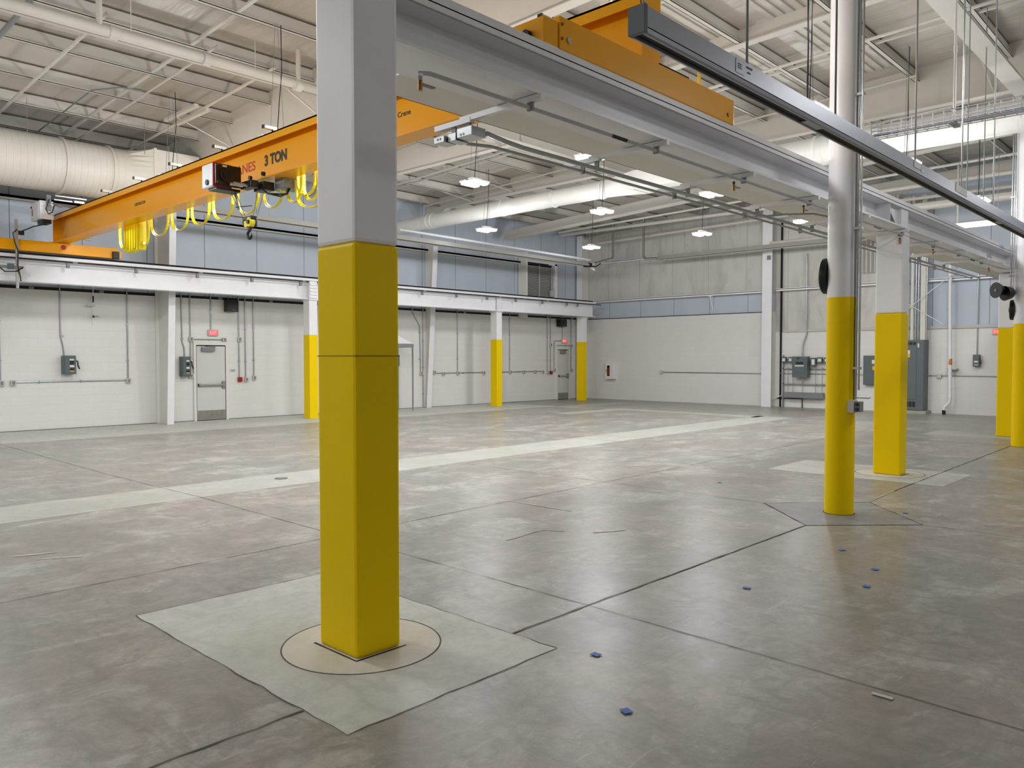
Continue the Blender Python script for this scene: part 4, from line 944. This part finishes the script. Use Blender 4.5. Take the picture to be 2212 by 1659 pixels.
for x, z, l in ((10.70, 1.085, 'nearer'), (23.995, 1.10, 'far')):
    o = MB().box(x - .055, 20.52, z - .065, x + .055, 20.6, z + .065).build('fire_alarm_pull', M['red'], bevel=.005); tag(o, 'dark red fire alarm pull box beside the %s door' % l, 'alarm', 'fire alarm pull boxes')
    MB().box(x - .03, 20.512, z - .02, x + .03, 20.52, z + .01).build('pull_handle', M['redpaint'], o)
o = MB().box(10.44, 20.58, 1.31, 10.58, 20.6, 1.37).build('wall_plate', M['boxgrey']); tag(o, 'small grey name plate right of the nearer door', 'plate')
MB().box(10.47, 20.578, 1.33, 10.55, 20.58, 1.35).build('plate_print', M['midgrey'], o)
def switchbox(x0, x1, z0, z1, lab):
    t = thing('disconnect_switch', ((x0 + x1) / 2, 20.5, z0), lab, 'electrical box', 'grey disconnect switches')
    MB().box(x0, 20.40, z0, x1, 20.6, z1).build('box_body', M['grey'], t, bevel=.006)
    MB().box(x0 + .015, 20.39, z0 + .015, x1 - .015, 20.40, z1 - .015).build('cover', M['grey'], t, bevel=.004)
    xm = (x0 + x1) / 2; w2 = (x1 - x0)
    for (zz, hh, m) in ((.78, .035, 'label'), (.62, .08, 'black'), (.43, .045, 'label'), (.26, .05, 'black'), (.17, .02, 'labely')):
        z = z0 + (z1 - z0) * zz; MB().box(xm - w2 * .05, 20.386, z - hh / 2, xm + w2 * .32, 20.39, z + hh / 2).build('cover_label', M[m], t)
    MB().tube([(x1, 20.47, z1 - .12), (x1 + .05, 20.45, z1 - .14), (x1 + .05, 20.43, z1 - .24), (x1 + .08, 20.42, z1 - .32)], .018, 8).build('handle', M['black'], t, smooth=True)
switchbox(6.21, 6.47, 1.30, 1.74, 'grey disconnect switch alone in the middle of the left wall bay')
switchbox(9.02, 9.24, 1.20, 1.72, 'grey disconnect switch between tapered column and nearer door')
for (x0, x1, z0, z1, l) in ((10.26, 10.58, 2.95, 3.27, 'right of the nearer EXIT sign'), (24.34, 24.74, 2.95, 3.25, 'above the far door')):
    t = thing('speaker_box', ((x0 + x1) / 2, 20.45, z0), 'black wall speaker cabinet hanging ' + l, 'speaker', 'black wall speakers')
    MB().box(x0, 20.36, z0, x1, 20.58, z1).build('cabinet', M['black'], t, bevel=.008)
    MB().box(x0 + .12, 20.355, z0 + .04, x1 - .08, 20.36, z0 + .05).build('badge', M['midgrey'], t)
    MB().tube([(x0 + .06, 20.45, z1), (x0 + .08, 20.45, z1 + .12), (x0 + .16, 20.45, z1 + .16), (x0 + .22, 20.45, z1 + .06)], .007, 6).build('cable', M['midgrey'], t, smooth=True)
t = thing('unit_heater_pipe', (6.9, 20.5, 2.5), 'thin white drop pipe with small black valve on the left wall bay', 'pipe')
MB().cyl((6.905, 20.5, 2.5), (6.905, 20.5, 3.5), .010, 8).build('pipe', M['white'], t)
MB().cyl((6.905, 20.5, 3.03), (6.905, 20.5, 3.18), .018, 8).build('black_valve', M['black'], t)
MB().cyl((6.905, 20.5, 2.66), (6.905, 20.5, 2.71), .022, 8).build('black_valve', M['black'], t)
MB().box(6.76, 20.48, 2.93, 6.94, 20.52, 2.97).build('cross_arm', M['boxgrey'], t)
MB().box(6.91, 20.49, 2.68, 7.02, 20.51, 2.70).build('handle', M['midgrey'], t)
# louvre vent
t = thing('wall_louvre', (23.4, 20.55, 4.0), 'grey slatted louvre vent in the blue upper wall near the corner', 'vent')
MB().box(22.30, 20.46, 4.0, 22.42, 20.64, 5.42).box(24.10, 20.46, 4.0, 24.25, 20.64, 5.42).box(22.30, 20.46, 5.36, 24.25, 20.64, 5.46).box(22.30, 20.46, 4.0, 24.25, 20.64, 4.05).build('louvre_frame', M['white'], t)
MB().box(22.42, 20.62, 4.05, 24.1, 20.64, 5.36).build('dark_backing', M['darkgap'], t)
b = MB()
for k in range(20):
    z = 4.07 + k * .062; b.obox((23.26, 20.56, z), (1, 0, 0), (0, 1, -.7), (0, .7, 1), .84, .035, .003)
b.build('slats', M['boxgrey'], t)
MB().box(23.2, 20.50, 4.05, 23.24, 20.53, 5.3).build('slat_bar', M['boxgrey'], t)
MB().box(23.83, 20.42, 4.12, 24.0, 20.5, 4.36).build('actuator', M['boxgrey'], t)
MB().cyl((23.9, 20.46, 4.3), (23.9, 20.46, 5.3), .018, 8).build('actuator_rod', M['boxgrey'], t)
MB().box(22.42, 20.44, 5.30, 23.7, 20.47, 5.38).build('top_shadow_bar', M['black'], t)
o = MB().box(22.1, 20.2, 3.2, 22.2, 20.6, 5.7).build('wall_post', M['warmwhite']); tag(o, 'cream wall post left of the louvre vent', 'post')
# canopy
t = thing('canopy_tent', (15.0, 19.6, 0), 'white pop up canopy with steel legs, mostly behind the foreground column', 'canopy')
x1, x0, y0, y1 = 16.2, 14.0, 19.7, 20.5
apx = ((x0 + x1) / 2, (y0 + y1) / 2, 2.72)
b = MB(); cs = [(x0, y0, 2.14), (x1, y0, 2.14), (x1, y1, 2.14), (x0, y1, 2.14)]
V = [b.bm.verts.new(c) for c in cs]; A = b.bm.verts.new(apx); V2 = [b.bm.verts.new((c[0], c[1], 2.12)) for c in cs]; A2 = b.bm.verts.new((apx[0], apx[1], 2.70))
for i in range(4): b.bm.faces.new((V[i], V[(i + 1) % 4], A)); b.bm.faces.new((V2[(i + 1) % 4], V2[i], A2)); b.bm.faces.new((V[(i + 1) % 4], V[i], V2[i], V2[(i + 1) % 4]))
b.build('canopy_top', M['tent'], t)
MB().box(x0, y0 - .01, 2.02, x1, y0, 2.14).box(x0, y1, 2.02, x1, y1 + .01, 2.14).box(x1, y0, 2.02, x1 + .01, y1, 2.14).box(x0 - .01, y0, 2.02, x0, y1, 2.14).build('valance', M['galv'], t)
for x in (x0 + .02, x1 - .02):
    for y in (y0 + .02, y1 - .02): MB().box(x - .02, y - .02, 0, x + .02, y + .02, 2.1).build('leg', M['galv'], t)
t = thing('wall_valve', (16.3, 20.5, 1.2), 'black cluster of controls on the wall under the canopy edge', 'control')
MB().box(15.95, 20.48, 1.42, 16.25, 20.6, 1.78).build('control_body', M['black'], t, bevel=.01)
MB().box(16.0, 20.47, 1.50, 16.1, 20.48, 1.58).build('control_label', M['label'], t)

# ------------------------------------------------------------------ stained end wall
WX = 26.18
def rh(y0, y1, z, lab, r=.016):
    o = MB().cyl((WX, y0, z), (WX, y1, z), r, 8).build('conduit', M['galv'], smooth=True); tag(o, lab, 'conduit', 'conduits on the stained wall')
def rv(y, z0, z1, lab, r=.016, m='galv', pts=None):
    o = MB().tube(pts or [(WX, y, z0), (WX, y, z1)], r, 10).build('conduit', M[m], smooth=True); return tag(o, lab, 'conduit', 'conduits on the stained wall')
rh(16.79, 12.5, 1.135, 'horizontal conduit on the white block wall right of the extinguisher cabinet'); rh(12.0, 9.2, 1.15, 'horizontal conduit behind the meter rack'); rh(7.28, 5.4, 1.15, 'horizontal conduit right of the tall grey panel')
rh(10.3, 9.0, .42, 'low horizontal conduit between round column and square column', .03)
for y, z, l in ((16.79, 1.135, 'at the left end of the end wall conduit'), (12.42, 1.14, 'on the white wall column'), (12.62, 1.30, 'above the white wall column conduit'), (6.98, 1.14, 'right of the tall grey panel')):
    o = MB().box(26.12, y - .06, z - .06, 26.2, y + .06, z + .06).build('outlet_box', M['boxgrey'], bevel=.005); tag(o, 'small grey outlet box ' + l, 'outlet', 'small outlet boxes on the end wall')
rv(12.62, 1.33, 3.25, 'thin conduit left of the white wall column', .010)
t = thing('extinguisher_cabinet', (26.1, 19.2, .82), 'white wall cabinet with a fire extinguisher behind its narrow window', 'cabinet')
MB().box(26.04, 18.95, .82, 26.2, 19.40, 1.48).build('cabinet_body', M['white'], t, bevel=.006)
MB().box(26.03, 18.98, .86, 26.04, 19.37, 1.44).build('door', M['white'], t, bevel=.003)
MB().box(26.025, 19.17, .95, 26.032, 19.30, 1.38).build('dark_window', M['darkgap'], t)
MB().box(26.02, 19.2, 1.0, 26.026, 19.26, 1.28).build('red_label', M['redpaint'], t)
MB().box(26.018, 19.32, 1.10, 26.03, 19.335, 1.22).build('handle', M['black'], t)
# meter rack
t = thing('metering_rack', (26.0, 11.1, 0), 'steel channel rack carrying boxes and conduits beside the white wall column', 'rack')
for y in (11.86,): MB().box(26.1, y - .02, 0, 26.14, y + .02, 1.78).build('upright', M['midgrey'], t)
for z in (1.55, 1.33, .80): MB().box(26.1, 10.2, z - .02, 26.14, 11.88, z + .02).build('rail', M['galv'], t)
for y in (11.68, 11.5, 11.17, 10.72, 10.5): MB().cyl((26.08, y, .5), (26.08, y, 1.4), .012, 8).build('drop_conduit', M['galv'], t, smooth=True)
MB().box(25.98, 10.42, .33, 26.12, 11.78, .52).build('wire_trough', M['midgrey'], t, bevel=.004)
MB().tube([(26.15, 12.1, .30), (26.15, 11.2, .30), (26.15, 11.2, 0)], .018, 6).build('black_pipe', M['black'], t)
MB().tube([(26.0, 12.3, .22), (26.15, 11.9, .40)], .015, 6).build('white_brace', M['white'], t)
for (ya, yb, za, zb_) in ((11.88, 11.72, 1.53, 1.72), (11.64, 11.49, 1.53, 1.72), (10.86, 10.70, 1.42, 1.69), (10.65, 10.48, 1.52, 1.71), (10.42, 10.28, 1.52, 1.70)):
    o = MB().box(26.0, yb, za, 26.1, ya, zb_).build('meter_box', M['grey'], bevel=.004)
    tag(o, 'small grey box with white label on the meter rack, %s' % {11.88: 'leftmost', 11.64: 'second from left', 10.86: 'taller one right of the switch', 10.65: 'fourth', 10.42: 'rightmost by the round column'}[ya], 'electrical box', 'small boxes on the meter rack')
    MB().box(25.992, yb + .03, za + .04, 26.0, ya - .03, zb_ - .05).build('box_label', M['label'], o)
t = thing('disconnect_switch', (26.0, 11.2, 1.03), 'large dark grey switch box in the middle of the meter rack', 'electrical box')
MB().box(25.86, 10.92, 1.03, 26.1, 11.44, 1.735).build('box_body', M['grey'], t, bevel=.006)
MB().box(25.85, 11.0, 1.17, 25.86, 11.38, 1.62).build('cover', M['grey'], t, bevel=.01)
MB().box(25.842, 11.05, 1.48, 25.85, 11.30, 1.55).build('breaker_slot', M['black'], t)
MB().box(25.842, 11.03, 1.40, 25.85, 11.34, 1.44).build('box_label', M['label'], t)
MB().box(25.842, 11.2, 1.66, 25.86, 11.26, 1.70).build('box_label', M['black'], t)
rv(11.12, 1.73, 5.2, 'conduit with a kink above the large switch box', .022, 'galv', [(26.1, 11.2, 1.73), (26.12, 11.19, 2.12), (26.15, 11.07, 2.5), (26.15, 11.10, 5.2)])
t = thing('breaker_panel', (26.1, 9.0, .83), 'dark grey wall panel half hidden behind the second square column', 'electrical panel')
MB().box(26.04, 8.3, .83, 26.2, 9.17, 1.76).build('cabinet', M['grey'], t, bevel=.005)
MB().box(26.03, 8.34, .88, 26.04, 8.95, 1.70).build('door', M['grey'], t)
MB().box(26.022, 8.6, 1.50, 26.03, 8.9, 1.62).build('box_label', M['label'], t); MB().box(26.022, 8.6, 1.30, 26.03, 8.88, 1.42).build('box_label', M['labely'], t)
t = thing('switchgear_cabinet', (26.0, 7.7, 0), 'tall dark grey switchgear cabinet on a concrete pad', 'electrical cabinet')
MB().box(25.72, 7.3, .10, 26.2, 8.25, 2.23).build('cabinet', M['grey'], t, bevel=.006)
MB().box(25.705, 7.5, .42, 25.72, 8.15, 2.02).build('door', M['grey'], t, bevel=.004)
MB().box(25.66, 7.2, 0, 26.2, 8.35, .09).build('concrete_pad', M['strip'], t)
for k in range(6): MB().box(25.712, 7.52 + k * .1, .2, 25.72, 7.60 + k * .1, .36).build('vent_grille', M['black'], t); MB().box(25.712, 7.52 + k * .1, 2.08, 25.72, 7.60 + k * .1, 2.17).build('vent_grille', M['black'], t)
MB().box(25.70, 7.68, 1.80, 25.706, 7.86, 1.92).build('box_label', M['label'], t); MB().box(25.70, 7.68, 1.70, 25.706, 7.84, 1.79).build('box_label', M['labely'], t)
MB().box(25.712, 7.43, 2.0, 25.72, 7.47, 2.12).build('box_label', M['label'], t)
MB().box(25.69, 7.80, 1.12, 25.706, 7.84, 1.26).build('handle', M['galv'], t)
for i, (y, r) in enumerate(((7.95, .045), (7.84, .045), (7.70, .05), (7.60, .02), (7.53, .02), (7.43, .045), (7.36, .045), (7.30, .02))):
    o = MB().tube([(25.93, y, 2.23), (25.93, y, 6.6)], r, 14).build('conduit_riser', M['warmwhite'] if r > .03 else M['galv'], smooth=True)
    tag(o, 'vertical riser conduit from the tall grey cabinet, %s from the left' % ORD[i], 'conduit', 'riser conduits over the tall cabinet')
for i in range(12):
    y = 9.6 - i * .13
    o = MB().tube([(25.93, y, 4.4), (25.93, y, 6.7)], .03 if i < 8 else .045, 8).build('conduit_riser', M['roofsteel'], smooth=True)
    tag(o, 'upper vertical conduit of the bank behind the second square column, %s from the left' % ORD[i], 'conduit', 'bank of conduits high on the end wall')
t = thing('drain_pipe', (26.1, 6.7, .05), 'white plastic drain pipe with elbow and orange label, right of the tall cabinet', 'pipe')
MB().tube([(25.93, 6.69, 5.6), (25.93, 6.65, 2.5), (25.93, 6.62, .45), (25.93, 6.64, .35), (25.93, 6.76, .22), (25.93, 6.78, .12)], .05, 14).build('pipe_run', M['white'], t, smooth=True)
MB().cyl((25.93, 6.78, 0), (25.93, 6.78, .13), .05, 14).build('black_trap', M['rubber'], t)
MB().cyl((25.93, 6.63, 1.48), (25.93, 6.63, 1.66), .053, 14).build('orange_label', M['sticker'], t)
for z in (.78, .5): MB().cyl((25.93, 6.62, z), (25.93, 6.62, z + .05), .06, 14).build('coupling', M['white'], t)
MB().box(25.93, 6.47, 1.34, 26.2, 6.76, 1.37).build('pipe_strap', M['galv'], t)
t = thing('disconnect_switch', (26.1, 6.0, 1.43), 'small dark grey switch box right of the drain pipe', 'electrical box')
MB().box(26.05, 5.9, 1.43, 26.2, 6.07, 1.78).build('box_body', M['grey'], t, bevel=.005)
MB().box(26.04, 5.93, 1.55, 26.05, 6.03, 1.60).build('box_label', M['label'], t); MB().box(26.04, 5.93, 1.47, 26.05, 6.03, 1.49).build('box_label', M['label'], t)
MB().tube([(26.1, 5.9, 1.7), (26.08, 5.87, 1.6), (26.08, 5.86, 1.5)], .014, 6).build('handle', M['black'], t)
rv(5.99, 1.78, 4.6, 'thin vertical conduit feeding the small switch box', .018)
for k, (ya, za, yb, zb_) in enumerate(((7.9, 3.1, 5.9, 4.7), (7.9, 3.4, 6.8, 2.68))):
    o = MB().tube([(25.82, ya, za), (25.82, yb, zb_)], .012, 6).build('brace_rod', M['white']); tag(o, 'thin diagonal brace rod before the risers, %s' % ('rising to the right' if k == 0 else 'falling to the right'), 'brace', 'wall brace rods')

# ------------------------------------------------------------------ things on the floor
for i, (x, y) in enumerate(((3.52, 2.68), (3.05, 2.14), (5.31, 2.67), (5.95, 2.05), (6.48, 2.17), (6.94, 2.60), (9.59, 5.23), (9.08, 2.73))):
    lab = ['nearest the pale square patch', 'nearest the camera', 'midway along the joint', 'rightmost of the middle three', 'farther one of the right pair', 'closest to the round column on the right', 'beyond the round column on the left', 'right of the round column'][i]
    a = random.uniform(0, 3)
    o = MB().obox((x, y, .006), (math.cos(a), math.sin(a), 0), (-math.sin(a), math.cos(a), 0), (0, 0, 1), .026, .022, .001).build('tape_mark', M['tape']); tag(o, 'small blue tape mark on the floor, ' + lab, 'tape', 'blue tape marks')
o = MB().obox((4.06, 1.315, .006), (.02, 1, 0), (1, -.02, 0), (0, 0, 1), .05, .014, .001).build('tape_mark', M['tapew']); tag(o, 'pale tape strip stuck over the dark floor joint at right', 'tape')
o = MB().cyl((5.72, 9.85, .002), (5.72, 9.85, .008), .09, 24).build('drain_cover', M['grey'], smooth=True); tag(o, 'round dark drain cover in the pale floor strip', 'drain')
MB().cyl((5.72, 9.85, .008), (5.72, 9.85, .01), .05, 20).build('drain_plug', M['midgrey'], o)
for i, (x, y) in enumerate(((1.2, 6.0), (1.0, 5.2), (.8, 6.8))):
    pass
